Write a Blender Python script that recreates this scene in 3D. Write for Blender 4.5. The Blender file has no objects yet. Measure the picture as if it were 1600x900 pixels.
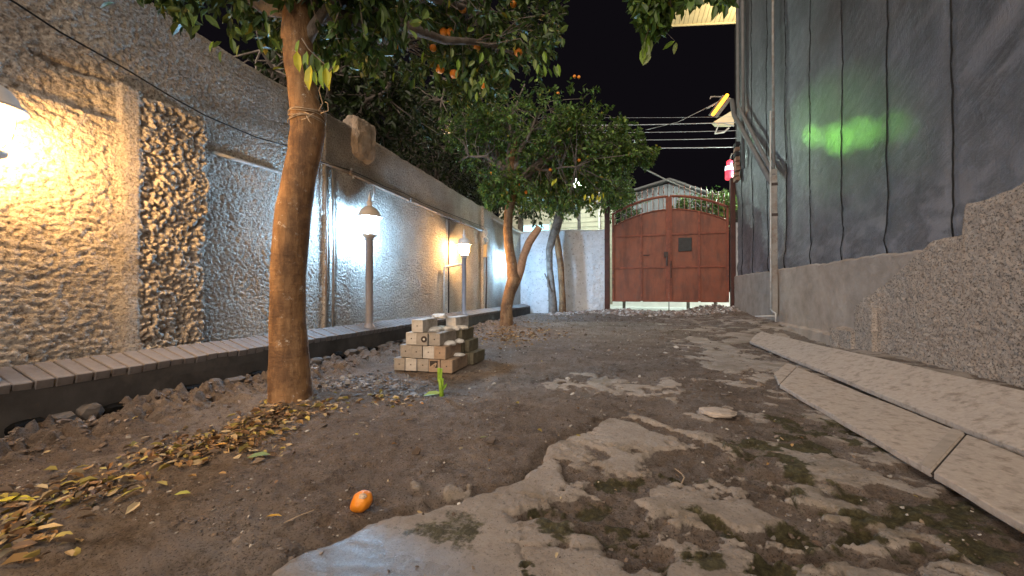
import bpy, math, random
import numpy as np
from mathutils import Vector, Matrix
random.seed(7)
rng = np.random.default_rng(11)
scn = bpy.context.scene
COL = scn.collection

# ------------------------------------------------------------------ camera, world, light, exposure
HC, FPX, HOR, YAW = 0.65, 600.0, 455.0, math.atan(180 / 600.0)
CY, SY = math.cos(YAW), math.sin(YAW)
cam_d = bpy.data.cameras.new('camera')
cam = bpy.data.objects.new('camera', cam_d)
COL.objects.link(cam)
cam.location = (0, 0, HC)
cam.rotation_euler = (math.radians(90) + math.atan(5 / 600.0), 0, YAW)
cam_d.sensor_width = 36.0
cam_d.lens = 13.5
cam_d.clip_start = 0.02
cam_d.clip_end = 500
scn.camera = cam

world = bpy.data.worlds.new('World')
scn.world = world
world.use_nodes = True
bg = world.node_tree.nodes['Background']
bg.inputs['Color'].default_value = (0.85, 0.70, 1.0, 1)
bg.inputs['Strength'].default_value = 0.0042

fill_sun_d = bpy.data.lights.new('sun', 'SUN')  # wide soft fill standing in for the house light behind the camera
sun = bpy.data.objects.new('sun', fill_sun_d)
COL.objects.link(sun)
fill_sun_d.energy = 4.2
fill_sun_d.color = (1.0, 0.84, 0.70)
fill_sun_d.angle = math.radians(85)
sun.rotation_euler = Vector((-0.08, 0.80, -0.58)).to_track_quat('-Z', 'Y').to_euler()

scn.view_settings.view_transform = 'Standard'
scn.view_settings.look = 'None'
scn.view_settings.gamma = 1
scn.view_settings.exposure = 0.30
scn.cycles.use_denoising = True
scn.cycles.max_bounces = 6
scn.cycles.sample_clamp_indirect = 4

# ------------------------------------------------------------------ pixel -> place helpers
def _dir(px, py):
    r, u = (px - 800) / FPX, (HOR - py) / FPX
    return Vector((r * CY - SY, r * SY + CY, u))
def atd(px, py, d):
    v = _dir(px, py) * d
    return Vector((v.x, v.y, v.z + HC))
def onX(px, py, X):
    v = _dir(px, py)
    return atd(px, py, X / v.x)
def onY(px, py, Y):
    v = _dir(px, py)
    return atd(px, py, Y / v.y)
def onZ(px, py, z=0.0):
    v = _dir(px, py)
    return atd(px, py, (z - HC) / v.z)
def pix(x, y, z):
    fw = -x * SY + y * CY
    rt = x * CY + y * SY
    fw = np.where(np.abs(fw) < 1e-3, 1e-3, fw)
    return 800 + FPX * rt / fw, HOR - FPX * (z - HC) / fw, fw

# ------------------------------------------------------------------ noise in numpy
def _h(ix, iy, s):
    a = (ix.astype(np.int64) * 374761393 + iy.astype(np.int64) * 668265263 + s * 2246822519) & 0xffffffff
    a = ((a ^ (a >> 13)) * 1274126177) & 0xffffffff
    a = ((a ^ (a >> 16)) * 2654435761) & 0xffffffff
    return ((a ^ (a >> 15)) & 0xffffff) / float(0xffffff)
def vnoise(x, y, s=0):
    ix, iy = np.floor(x), np.floor(y)
    fx, fy = x - ix, y - iy
    fx = fx * fx * fx * (fx * (fx * 6 - 15) + 10); fy = fy * fy * fy * (fy * (fy * 6 - 15) + 10)
    a, b = _h(ix, iy, s), _h(ix + 1, iy, s)
    c, d = _h(ix, iy + 1, s), _h(ix + 1, iy + 1, s)
    return (a + (b - a) * fx) * (1 - fy) + (c + (d - c) * fx) * fy
def fbm(x, y, o=4, s=0):
    r, a, t = 0, 1.0, 0
    for i in range(o):
        r = r + a * vnoise(x * 2 ** i + 17.3 * i, y * 2 ** i - 9.1 * i, s + i * 7); t += a; a *= 0.5
    return r / t
def billow(x, y, o=3, s=0):
    r, a, t = 0, 1.0, 0
    for i in range(o):
        r = r + a * np.abs(2 * vnoise(x * 2 ** i + 11.3 * i, y * 2 ** i - 5.1 * i, s + i * 7) - 1); t += a; a *= 0.5
    return r / t
def worley(x, y, s=0):
    ix, iy = np.floor(x), np.floor(y)
    f1 = np.full_like(x, 9.0); f2 = np.full_like(x, 9.0)
    for dx in (-1, 0, 1):
        for dy in (-1, 0, 1):
            cx, cy = ix + dx, iy + dy
            d = np.hypot(cx + _h(cx, cy, s) - x, cy + _h(cx, cy, s + 5) - y)
            m = d < f1
            f2 = np.where(m, f1, np.minimum(f2, d)); f1 = np.where(m, d, f1)
    return f1, f2
def sstep(a, b, x):
    t = np.clip((x - a) / (b - a), 0, 1)
    return t * t * (3 - 2 * t)
def band(x, a, b, w):
    return sstep(a - w, a + w, x) * (1 - sstep(b - w, b + w, x))
def polydist(px, py, poly):
    """signed distance (positive inside) to a polygon, in the polygon's units"""
    d = np.full(px.shape, 1e9); ins = np.zeros(px.shape, bool)
    n = len(poly)
    for i in range(n):
        x0, y0 = poly[i]; x1, y1 = poly[(i + 1) % n]
        ex, ey = x1 - x0, y1 - y0
        t = np.clip(((px - x0) * ex + (py - y0) * ey) / (ex * ex + ey * ey + 1e-9), 0, 1)
        d = np.minimum(d, np.hypot(px - x0 - t * ex, py - y0 - t * ey))
        c = (y0 > py) != (y1 > py)
        xi = ex * (py - y0) / (ey if abs(ey) > 1e-9 else 1e-9) + x0
        ins ^= c & (px < xi)
    return np.where(ins, d, -d)

# ------------------------------------------------------------------ mesh helpers
def np_mesh(name, V, F, col=None, smooth=True):
    """V (n,3); F (m,k) all of one size; col (n,3 or 4)"""
    me = bpy.data.meshes.new(name)
    V = np.ascontiguousarray(V, dtype=np.float32); F = np.ascontiguousarray(F, dtype=np.int32)
    k = F.shape[1]
    me.vertices.add(len(V)); me.vertices.foreach_set('co', V.ravel())
    me.loops.add(F.size); me.loops.foreach_set('vertex_index', F.ravel())
    me.polygons.add(len(F)); me.polygons.foreach_set('loop_start', np.arange(0, F.size, k, dtype=np.int32))
    me.update(calc_edges=True)
    me.polygons.foreach_set('use_smooth', np.full(len(F), smooth))
    if col is not None:
        c = np.ones((len(V), 4), np.float32); c[:, :col.shape[1]] = col
        at = me.color_attributes.new('Col', 'FLOAT_COLOR', 'POINT')
        at.data.foreach_set('color', c.ravel())
    me.update()
    return me
def grid_faces(nv, nu):
    i = np.arange(nv * nu).reshape(nv, nu)
    return np.stack([i[:-1, :-1], i[:-1, 1:], i[1:, 1:], i[1:, :-1]], -1).reshape(-1, 4)

class MB:
    def __init__(s): s.v = []; s.f = []
    def add(s, vs, fs):
        o = len(s.v); s.v += [tuple(v) for v in vs]; s.f += [tuple(i + o for i in f) for f in fs]; return s
    def box(s, a, b, M=None, bev=0.0, jit=0.0):
        x0, y0, z0 = a; x1, y1, z1 = b
        if bev <= 0:
            vs = [Vector(p) for p in ((x0, y0, z0), (x1, y0, z0), (x1, y1, z0), (x0, y1, z0), (x0, y0, z1), (x1, y0, z1), (x1, y1, z1), (x0, y1, z1))]
            fs = [(3, 2, 1, 0), (4, 5, 6, 7), (0, 1, 5, 4), (1, 2, 6, 5), (2, 3, 7, 6), (3, 0, 4, 7)]
        else:
            vs = []; fs = []
            idx = {}
            c = (x0, x1), (y0, y1), (z0, z1)
            for i in (0, 1):
                for j in (0, 1):
                    for k in (0, 1):
                        p = [c[0][i], c[1][j], c[2][k]]
                        ins = [p[0] + bev * (1 - 2 * i), p[1] + bev * (1 - 2 * j), p[2] + bev * (1 - 2 * k)]
                        for ax in range(3):
                            q = list(ins); q[ax] = p[ax]
                            idx[(i, j, k, ax)] = len(vs); vs.append(Vector(q))
            for ax in range(3):
                o = [a_ for a_ in range(3) if a_ != ax]
                for t in (0, 1):
                    loop = []
                    for (u, w) in ((0, 0), (1, 0), (1, 1), (0, 1)):
                        key = [0, 0, 0]; key[ax] = t; key[o[0]] = u; key[o[1]] = w
                        loop.append(idx[(key[0], key[1], key[2], ax)])
                    fs.append(tuple(loop))
            for ax in range(3):           # edge strips along ax
                o = [a_ for a_ in range(3) if a_ != ax]
                for u in (0, 1):
                    for w in (0, 1):
                        k0 = [0, 0, 0]; k0[o[0]] = u; k0[o[1]] = w
                        k1 = list(k0); k1[ax] = 1
                        fs.append((idx[(*k0, o[0])], idx[(*k1, o[0])], idx[(*k1, o[1])], idx[(*k0, o[1])]))
            for i in (0, 1):
                for j in (0, 1):
                    for k in (0, 1):
                        fs.append(tuple(idx[(i, j, k, a_)] for a_ in range(3)))
        if jit: vs = [v + Vector((random.uniform(-jit, jit) for _ in range(3))) for v in vs]
        if M is not None: vs = [M @ v for v in vs]
        return s.add(vs, fs)
    def tube(s, pts, rad, n=8, cap=True, nz=0.0, seed=0):
        pts = [Vector(p) for p in pts]
        if not hasattr(rad, '__len__'): rad = [rad] * len(pts)
        o = len(s.v); u = None
        for i, p in enumerate(pts):
            t = (pts[min(i + 1, len(pts) - 1)] - pts[max(i - 1, 0)]).normalized()
            if u is None:
                u = t.orthogonal().normalized()
            u = (u - t * u.dot(t)).normalized(); w = t.cross(u)
            for k in range(n):
                a = 2 * math.pi * k / n
                r = rad[i]
                if nz: r *= 1 + nz * (math.sin(a * 2 + seed + i * 0.35) * 0.5 + math.sin(a * 3 - i * 0.22 + seed * 2) * 0.4 + math.sin(i * 0.9 + seed + a) * 0.35)
                s.v.append(tuple(p + (u * math.cos(a) + w * math.sin(a)) * r))
        for i in range(len(pts) - 1):
            for k in range(n):
                a = o + i * n + k; b = o + i * n + (k + 1) % n
                s.f.append((a, b, b + n, a + n))
        if cap:
            s.f.append(tuple(o + k for k in range(n))[::-1]); e = o + (len(pts) - 1) * n
            s.f.append(tuple(e + k for k in range(n)))
        return s
    def lathe(s, prof, c=(0, 0, 0), n=24, lobes=0, la=0.0):
        o = len(s.v); c = Vector(c)
        for (r, z) in prof:
            for k in range(n):
                a = 2 * math.pi * k / n
                rr = r * (1 + la * abs(math.cos(a * lobes / 2))) if lobes else r
                s.v.append(tuple(c + Vector((rr * math.cos(a), rr * math.sin(a), z))))
        for i in range(len(prof) - 1):
            for k in range(n):
                a = o + i * n + k; b = o + i * n + (k + 1) % n
                s.f.append((a, b, b + n, a + n))
        s.f.append(tuple(o + k for k in range(n))[::-1]); e = o + (len(prof) - 1) * n
        s.f.append(tuple(e + k for k in range(n)))
        return s
    def mesh(s, name, smooth=False):
        me = bpy.data.meshes.new(name); me.from_pydata(s.v, [], s.f)
        bm_fix(me)
        if smooth:
            for p in me.polygons: p.use_smooth = True
        return me
    def build(s, name, m, parent=None, smooth=False):
        return link(name, s.mesh(name, smooth), m, parent)
def bm_fix(me):
    import bmesh
    b = bmesh.new(); b.from_mesh(me); bmesh.ops.recalc_face_normals(b, faces=b.faces); b.to_mesh(me); b.free(); me.update()
def link(name, me, m, parent=None):
    o = bpy.data.objects.new(name, me); COL.objects.link(o)
    if m is not None and len(me.materials) == 0: me.materials.append(m)
    if parent is not None: o.parent = parent
    return o
def tag(o, label=None, cat=None, group=None, kind=None):
    if label: o['label'] = label
    if cat: o['category'] = cat
    if group: o['group'] = group
    if kind: o['kind'] = kind
    return o
def thing(name, label, cat, loc=(0, 0, 0), rz=0, group=None):
    o = bpy.data.objects.new(name, None); COL.objects.link(o)
    o.location = loc; o.rotation_euler = (0, 0, rz); o.empty_display_size = 0.1
    return tag(o, label, cat, group)
def copy_tree(o, parent=None):
    c = o.copy(); COL.objects.link(c); c.parent = parent
    for ch in list(o.children): copy_tree(ch, c)
    return c

# ------------------------------------------------------------------ materials
class NT:
    def __init__(s, name):
        s.m = bpy.data.materials.new(name); s.m.use_nodes = True
        s.t = s.m.node_tree; s.n = s.t.nodes; s.b = s.n['Principled BSDF']; s.out = s.n['Material Output']
        s.co = s.n.new('ShaderNodeTexCoord')
    def lk(s, a, b): s.t.links.new(a, b)
    def node(s, ty, **kw):
        n = s.n.new(ty)
        for k, v in kw.items(): setattr(n, k, v)
        return n
    def vec(s, scale=(1, 1, 1), rot=(0, 0, 0)):
        mp = s.node('ShaderNodeMapping'); mp.inputs['Scale'].default_value = scale; mp.inputs['Rotation'].default_value = rot
        s.lk(s.co.outputs['Object'], mp.inputs['Vector']); return mp.outputs['Vector']
    def vec2(s, rot, scale):
        mp = s.node('ShaderNodeMapping'); mp.inputs['Rotation'].default_value = rot; s.lk(s.co.outputs['Object'], mp.inputs['Vector'])
        m2 = s.node('ShaderNodeMapping'); m2.inputs['Scale'].default_value = scale; s.lk(mp.outputs['Vector'], m2.inputs['Vector']); return m2.outputs['Vector']
    def noise(s, scale, detail=4, rough=0.55, vec=None, dist=0.0):
        n = s.node('ShaderNodeTexNoise'); n.inputs['Scale'].default_value = scale
        n.inputs['Detail'].default_value = detail; n.inputs['Roughness'].default_value = rough; n.inputs['Distortion'].default_value = dist
        s.lk(vec if vec is not None else s.co.outputs['Object'], n.inputs['Vector']); return n.outputs['Fac']
    def voro(s, scale, feat='F1', vec=None):
        n = s.node('ShaderNodeTexVoronoi', feature=feat); n.inputs['Scale'].default_value = scale
        s.lk(vec if vec is not None else s.co.outputs['Object'], n.inputs['Vector']); return n.outputs['Distance']
    def ramp(s, fac, stops):
        r = s.node('ShaderNodeValToRGB'); e = r.color_ramp.elements
        while len(e) < len(stops): e.new(0.5)
        for i, (p, c) in enumerate(stops):
            e[i].position = p; e[i].color = (*c, 1) if hasattr(c, '__len__') else (c, c, c, 1)
        s.lk(fac, r.inputs['Fac']); return r.outputs['Color']
    def mix(s, fac, a, b, mode='MIX'):
        n = s.node('ShaderNodeMix', data_type='RGBA', blend_type=mode)
        for sock, v in ((n.inputs['Factor'], fac), (n.inputs['A'], a), (n.inputs['B'], b)):
            if hasattr(v, 'is_linked') or hasattr(v, 'node'): s.lk(v, sock)
            elif hasattr(v, '__len__'): sock.default_value = (*v, 1) if len(v) == 3 else v
            else:
                sock.default_value = v if sock.type == 'VALUE' else (v, v, v, 1)
        return n.outputs['Result']
    def math(s, op, a, b=0.0):
        n = s.node('ShaderNodeMath', operation=op)
        for i, v in enumerate((a, b)):
            if hasattr(v, 'node'): s.lk(v, n.inputs[i])
            else: n.inputs[i].default_value = v
        return n.outputs[0]
    def bump(s, h, strength=0.5, dist=0.01, prev=None):
        n = s.node('ShaderNodeBump'); n.inputs['Strength'].default_value = strength; n.inputs['Distance'].default_value = dist
        s.lk(h, n.inputs['Height'])
        if prev is not None: s.lk(prev, n.inputs['Normal'])
        s.lk(n.outputs['Normal'], s.b.inputs['Normal']); return n.outputs['Normal']
    def attr(s, name='Col'):
        n = s.node('ShaderNodeVertexColor', layer_name=name); return n.outputs['Color']
    def base(s, c):
        if hasattr(c, 'node'): s.lk(c, s.b.inputs['Base Color'])
        else: s.b.inputs['Base Color'].default_value = (*c, 1)
    def set(s, **kw):
        for k, v in kw.items():
            sock = s.b.inputs[k.replace('_', ' ')]
            if hasattr(v, 'node'): s.lk(v, sock)
            elif hasattr(v, '__len__') and len(v) == 3 and sock.type == 'RGBA': sock.default_value = (*v, 1)
            else: sock.default_value = v
        return s

def simple(name, c, var=0.25, scale=12, rough=0.75, bs=40, bst=0.3, bd=0.004, metal=0.0, dirt=None, spec=0.4):
    t = NT(name)
    lo = tuple(x * (1 - var) for x in c); hi = tuple(min(1, x * (1 + var)) for x in c)
    col = t.ramp(t.noise(scale, 6, 0.6), [(0.3, lo), (0.7, hi)])
    if dirt: col = t.mix(t.ramp(t.noise(scale * 0.37, 7, 0.7), [(0.5, 0.0), (0.66, 1.0)]), col, dirt)
    t.base(col); t.set(Roughness=rough, Metallic=metal, Specular_IOR_Level=spec)
    if bst: t.bump(t.noise(bs, 6, 0.6), bst, bd)
    return t.m
def emis(name, c, st):
    t = NT(name); t.base(c); t.set(Emission_Color=c, Emission_Strength=st, Roughness=0.4); return t.m

M = {}
def mk():
    # stucco of the left wall
    t = NT('stucco'); n1 = t.noise(3.0, 6, 0.6); n2 = t.noise(60, 4, 0.6)
    c = t.ramp(n1, [(0.3, (0.46, 0.41, 0.355)), (0.55, (0.58, 0.525, 0.46)), (0.8, (0.64, 0.59, 0.53))])
    c = t.mix(0.35, c, t.ramp(n2, [(0.3, (0.6, 0.6, 0.6)), (0.6, (1, 1, 1))]), 'MULTIPLY')
    c = t.mix(t.attr(), c, (0.20, 0.165, 0.14))
    t.base(t.mix(t.ramp(t.noise(58, 6, 0.78), [(0.38, 0.85), (0.52, 0.0)]), c, (0.17, 0.14, 0.12))); t.set(Roughness=1.0, Specular_IOR_Level=0.0)  # dark speckle painted in as the shade of the stucco's pits
    pit = t.ramp(t.noise(46, 5, 0.62, t.vec((1, 1, 1.5)), 0.6), [(0.36, 0.0), (0.50, 0.8), (0.75, 1.0)])
    n_ = t.bump(pit, 0.7, 0.008)
    t.bump(t.noise(85, 4, 0.65), 1.0, 0.010, n_); M['stucco'] = t.m
    t = NT('white_plaster'); c = t.ramp(t.noise(5, 6, 0.6), [(0.3, (0.56, 0.58, 0.60)), (0.7, (0.72, 0.74, 0.77))])
    c = t.mix(t.ramp(t.noise(22, 5, 0.7), [(0.58, 0.0), (0.66, 1.0)]), c, (0.25, 0.235, 0.22))
    t.base(c); t.set(Roughness=0.9, Specular_IOR_Level=0.15); t.bump(t.noise(45, 5, 0.7), 0.8, 0.012); M['whitewall'] = t.m
    # right wall
    t = NT('plaster'); c = t.ramp(t.noise(4, 7, 0.65), [(0.3, (0.27, 0.225, 0.185)), (0.7, (0.42, 0.355, 0.30))])
    dots = t.ramp(t.noise(62, 4, 0.75), [(0.38, 0.0), (0.50, 1.0)])
    peb = t.mix(dots, (0.10, 0.08, 0.065), t.ramp(t.noise(18, 5, 0.6), [(0.3, (0.33, 0.268, 0.215)), (0.7, (0.47, 0.395, 0.325))]))
    c = t.mix(t.attr(), c, peb)
    t.base(c); t.set(Roughness=0.92, Specular_IOR_Level=0.12)
    t.bump(t.noise(70, 5, 0.7), 0.7, 0.01); M['plaster'] = t.m
    # ground: Col.r concrete, Col.g moss, Col.b damp
    t = NT('ground'); sep = t.node('ShaderNodeSeparateColor'); t.lk(t.attr(), sep.inputs[0])
    # the masks get their crumbly outline from fine noise
    fine = t.mix(0.5, t.noise(22, 8, 0.75), t.noise(75, 5, 0.75))
    def crisp(sock, amt, lo, hi):
        v = t.math('ADD', sock, t.math('MULTIPLY', t.math('SUBTRACT', fine, 0.5), amt)); return t.ramp(v, [(lo, 0.0), (hi, 1.0)])
    C = crisp(sep.outputs[0], 1.1, 0.46, 0.56)
    MO = crisp(sep.outputs[1], 1.6, 0.30, 0.56)
    d = t.ramp(t.noise(2.6, 9, 0.72), [(0.3, (0.115, 0.086, 0.067)), (0.5, (0.20, 0.155, 0.125)), (0.72, (0.31, 0.255, 0.212))])
    d = t.mix(t.ramp(t.noise(1.1, 9, 0.78), [(0.46, 0.0), (0.60, 0.75)]), d, t.ramp(t.noise(9, 7, 0.75), [(0.3, (0.18, 0.15, 0.13)), (0.7, (0.34, 0.30, 0.27))]))
    d = t.mix(t.ramp(t.noise(6.5, 9, 0.8), [(0.52, 0.0), (0.62, 0.7)]), d, (0.070, 0.049, 0.036))
    d = t.mix(t.ramp(t.noise(60, 6, 0.8), [(0.50, 0.0), (0.68, 0.65)]), d, (0.28, 0.24, 0.205))
    d = t.mix(t.ramp(t.noise(170, 3, 0.7), [(0.36, 0.8), (0.46, 0.0)]), d, (0.030, 0.022, 0.017))
    d = t.mix(t.ramp(t.voro(95), [(0.07, 0.9), (0.13, 0.0)]), d, (0.27, 0.23, 0.20))
    c = t.ramp(t.noise(4, 9, 0.74), [(0.28, (0.23, 0.19, 0.155)), (0.52, (0.39, 0.34, 0.295)), (0.8, (0.49, 0.435, 0.385))])
    c = t.mix(t.ramp(t.noise(95, 4, 0.75), [(0.34, 0.7), (0.44, 0.0)]), c, (0.13, 0.105, 0.085))
    c = t.mix(t.ramp(t.noise(13, 8, 0.8), [(0.56, 0.0), (0.68, 0.55)]), c, (0.15, 0.12, 0.09))
    c = t.mix(t.ramp(t.noise(2.4, 9, 0.75), [(0.50, 0.0), (0.64, 0.6)]), c, (0.19, 0.155, 0.10))
    c = t.mix(t.ramp(t.voro(60), [(0.06, 0.85), (0.11, 0.0)]), c, (0.07, 0.055, 0.045))
    col = t.mix(C, d, c)
    moss = t.ramp(t.noise(55, 6, 0.75), [(0.35, (0.040, 0.034, 0.019)), (0.52, (0.085, 0.076, 0.036)), (0.72, (0.17, 0.152, 0.08))])
    col = t.mix(MO, col, moss)
    col = t.mix(t.math('MULTIPLY', sep.outputs[2], 0.5), col, (0.10, 0.11, 0.13))
    t.base(col)
    r = t.math('SUBTRACT', t.math('SUBTRACT', 0.92, t.math('MULTIPLY', sep.outputs[0], 0.10)), t.math('MULTIPLY', sep.outputs[2], 0.60))
    t.set(Roughness=r, Specular_IOR_Level=0.3, Coat_Weight=t.math('MULTIPLY', sep.outputs[2], 0.55), Coat_Roughness=0.42)
    n = t.bump(t.noise(34, 7, 0.75), 0.9, 0.028)
    n = t.bump(t.math('MULTIPLY', t.noise(130, 5, 0.75), t.math('SUBTRACT', 1.0, t.math('MULTIPLY', C, 0.72))), 1.0, 0.018, n)
    n = t.bump(C, 0.8, 0.008, n)
    M['ground'] = t.m
    M['street'] = simple('street_concrete', (0.62, 0.64, 0.62), 0.12, 3, 0.9, 30, 0.3)
    M['kerb'] = simple('kerb_paint', (0.060, 0.056, 0.054), 0.35, 5, 0.82, 60, 0.5, 0.004, dirt=(0.10, 0.088, 0.078))
    M['kbrick'] = simple('kerb_brick', (0.185, 0.170, 0.166), 0.3, 9, 0.85, 80, 0.5, 0.004, dirt=(0.12, 0.10, 0.092))
    M['mortar'] = simple('mortar', (0.11, 0.095, 0.085), 0.3, 30, 0.95, 60, 0.6, 0.006)
    # bark
    t = NT('bark'); v = t.vec((1, 1, 0.22))
    c = t.ramp(t.noise(22, 7, 0.65, v), [(0.28, (0.115, 0.062, 0.030)), (0.55, (0.25, 0.142, 0.068)), (0.8, (0.36, 0.235, 0.125))])
    c = t.mix(t.ramp(t.noise(19, 8, 0.8), [(0.60, 0.0), (0.64, 0.9)]), c, (0.50, 0.44, 0.36))
    c = t.mix(t.ramp(t.noise(5, 5, 0.7), [(0.42, 0.7), (0.55, 0.0)]), c, (0.09, 0.05, 0.03))
    t.base(c); t.set(Roughness=0.8, Specular_IOR_Level=0.25)
    t.bump(t.mix(0.5, t.noise(40, 6, 0.7, v), t.noise(12, 6, 0.7, t.vec((0.5, 0.5, 2.2)))), 1.0, 0.022); M['bark'] = t.m
    M['bark_grey'] = simple('grey_bark', (0.16, 0.135, 0.115), 0.4, 10, 0.9, 35, 0.9, 0.015, dirt=(0.07, 0.055, 0.045))
    M['cutwood'] = simple('cut_wood', (0.36, 0.20, 0.11), 0.3, 20, 0.85, 40, 0.6)
    # leaves
    def leafmat(name, gloss=0.42, tr=0.12):
        t = NT(name); c = t.mix(0.3, t.attr(), t.ramp(t.noise(30, 3), [(0.3, 0.55), (0.7, 1.0)]), 'MULTIPLY')
        t.base(c); t.set(Roughness=gloss, Specular_IOR_Level=0.35)
        tl = t.node('ShaderNodeBsdfTranslucent'); t.lk(c, tl.inputs['Color'])
        ms = t.node('ShaderNodeMixShader'); ms.inputs[0].default_value = tr
        t.lk(t.b.outputs[0], ms.inputs[1]); t.lk(tl.outputs[0], ms.inputs[2]); t.lk(ms.outputs[0], t.out.inputs[0])
        return t.m
    M['leaf'] = leafmat('leaf_surface'); M['litter'] = leafmat('dry_leaf', 0.75, 0.05)
    t = NT('stones'); c = t.mix(0.5, t.attr(), t.ramp(t.noise(40, 5, 0.7), [(0.3, 0.5), (0.7, 1.0)]), 'MULTIPLY')
    t.base(c); t.set(Roughness=0.9, Specular_IOR_Level=0.2); t.bump(t.noise(90, 4), 0.5, 0.005); M['stones'] = t.m
    # orange peel
    t = NT('orange_peel'); t.base(t.ramp(t.noise(25, 4), [(0.3, (0.62, 0.17, 0.012)), (0.7, (0.80, 0.29, 0.02))]))
    t.set(Roughness=0.42); t.bump(t.voro(320), 0.35, 0.002); M['orange'] = t.m
    M['rotten'] = simple('dry_peel', (0.50, 0.36, 0.25), 0.3, 60, 0.8, 100, 0.6)
    # tarp
    t = NT('tarp_cloth'); sep = t.node('ShaderNodeSeparateColor'); t.lk(t.attr(), sep.inputs[0])
    v = t.vec((1, 0.7, 1.6), (0.42, 0, 0))
    c = t.ramp(t.noise(2.2, 7, 0.65, t.vec((1, 1, 0.45))), [(0.3, (0.080, 0.082, 0.086)), (0.55, (0.145, 0.147, 0.158)), (0.8, (0.225, 0.225, 0.25))])
    c = t.mix(t.ramp(t.noise(9, 8, 0.8, t.vec((1, 2.2, 0.35))), [(0.52, 0.0), (0.72, 0.6)]), c, (0.16, 0.165, 0.18))
    c = t.mix(0.55, c, t.ramp(t.noise(70, 7, 0.8, t.vec((1, 0.8, 1.6), (0.5, 0, 0))), [(0.32, 0.25), (0.5, 0.8), (0.68, 1.7)]), 'MULTIPLY')
    cv = t.vec2((0.55, 0, 0), (1, 0.30, 2.2)); cn = t.noise(7, 9, 0.75, cv, 0.4)
    lines = t.math('MULTIPLY', t.ramp(cn, [(0.470, 0.0), (0.5, 1.0), (0.53, 0.0)]), t.ramp(t.noise(1.3, 5, 0.7), [(0.42, 0.0), (0.62, 0.75)]))
    c = t.mix(lines, c, (0.25, 0.25, 0.27))  # silvery crease glints drawn into the cloth colour
    c = t.mix(sep.outputs[0], c, (0.24, 0.235, 0.25))
    c = t.mix(sep.outputs[1], c, (0.032, 0.026, 0.026))
    t.base(c); t.set(Roughness=t.ramp(t.noise(6, 5), [(0.3, 0.28), (0.7, 0.46)]), Specular_IOR_Level=0.75)
    n = t.bump(t.mix(0.4, cn, t.noise(26, 6, 0.7, t.vec((1, 1.8, 0.5)))), 0.9, 0.035)
    wv = t.node('ShaderNodeTexWave', wave_type='BANDS', bands_direction='Z'); wv.inputs['Scale'].default_value = 60; wv.inputs['Distortion'].default_value = 3
    t.lk(t.co.outputs['Object'], wv.inputs['Vector']); t.bump(wv.outputs['Fac'], 0.16, 0.003, n)
    M['tarp'] = t.m
    M['cord'] = simple('black_cord', (0.012, 0.012, 0.012), 0.2, 30, 0.8, 200, 0.3)
    M['pole'] = simple('weathered_pole', (0.27, 0.255, 0.235), 0.25, 6, 0.6, 60, 0.4, 0.003, dirt=(0.17, 0.095, 0.055))
    M['darkpipe'] = simple('grey_pipe', (0.15, 0.148, 0.145), 0.2, 6, 0.5, 40, 0.2)
    M['whitepipe'] = simple('white_conduit', (0.50, 0.49, 0.47), 0.15, 8, 0.55, 40, 0.15, dirt=(0.28, 0.24, 0.20))
    M['wallpipe'] = simple('wall_pipe', (0.28, 0.24, 0.21), 0.25, 8, 0.6, 40, 0.4, 0.003, dirt=(0.17, 0.11, 0.075))
    M['board'] = simple('pale_board', (0.37, 0.316, 0.268), 0.13, 55, 0.88, 110, 0.8, 0.004, dirt=(0.22, 0.18, 0.145))
    M['boardtape'] = simple('seam_strip', (0.29, 0.25, 0.21), 0.2, 14, 0.85, 55, 0.4)
    M['seam'] = simple('dark_seam', (0.035, 0.03, 0.026), 0.2, 20, 0.9, 50, 0.2)
    M['block'] = simple('concrete_block', (0.48, 0.46, 0.43), 0.2, 16, 0.9, 75, 0.7, 0.005, dirt=(0.26, 0.235, 0.20))
    M['block3'] = simple('weathered_block', (0.31, 0.285, 0.255), 0.25, 14, 0.9, 75, 0.8, 0.006, dirt=(0.19, 0.165, 0.13))
    M['block2'] = simple('tan_block', (0.33, 0.245, 0.175), 0.2, 16, 0.9, 75, 0.7, 0.005, dirt=(0.20, 0.14, 0.10))
    M['mossblock'] = simple('mossy_block', (0.16, 0.14, 0.095), 0.35, 14, 0.95, 55, 0.9, 0.010, dirt=(0.10, 0.09, 0.055))
    M['soot_hole_dark'] = simple('soot_hole_dark', (0.045, 0.035, 0.03), 0.5, 40, 0.9, 50, 0.3)  # black for soot marks and for the painted hole discs
    M['chalk'] = simple('white_debris', (0.60, 0.585, 0.55), 0.2, 20, 0.9, 60, 0.6)
    M['lamppost'] = simple('lamp_post_paint', (0.27, 0.25, 0.255), 0.12, 10, 0.45, 60, 0.12)
    M['lampcap'] = simple('lamp_cap_paint', (0.62, 0.56, 0.50), 0.12, 10, 0.4, 60, 0.1)
    M['warmglobe'] = emis('warm_globe', (1.0, 0.56, 0.20), 280.0)
    M['coolglobe'] = emis('cool_globe', (0.36, 0.66, 1.0), 520.0)
    # gate
    t = NT('gate_paint'); c = t.ramp(t.noise(2.3, 7, 0.65), [(0.3, (0.165, 0.045, 0.023)), (0.7, (0.25, 0.077, 0.038))])
    c = t.mix(t.ramp(t.noise(7, 8, 0.75, t.vec((1, 1, 0.5))), [(0.50, 0.0), (0.66, 0.8)]), c, (0.13, 0.062, 0.044))
    c = t.mix(t.ramp(t.noise(3.1, 6, 0.7, t.vec((1.6, 1, 0.35))), [(0.48, 0.0), (0.62, 0.6)]), c, (0.075, 0.024, 0.016))
    t.base(c); t.set(Roughness=0.5); t.bump(t.noise(6, 5), 0.3, 0.015); M['gate'] = t.m
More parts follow.
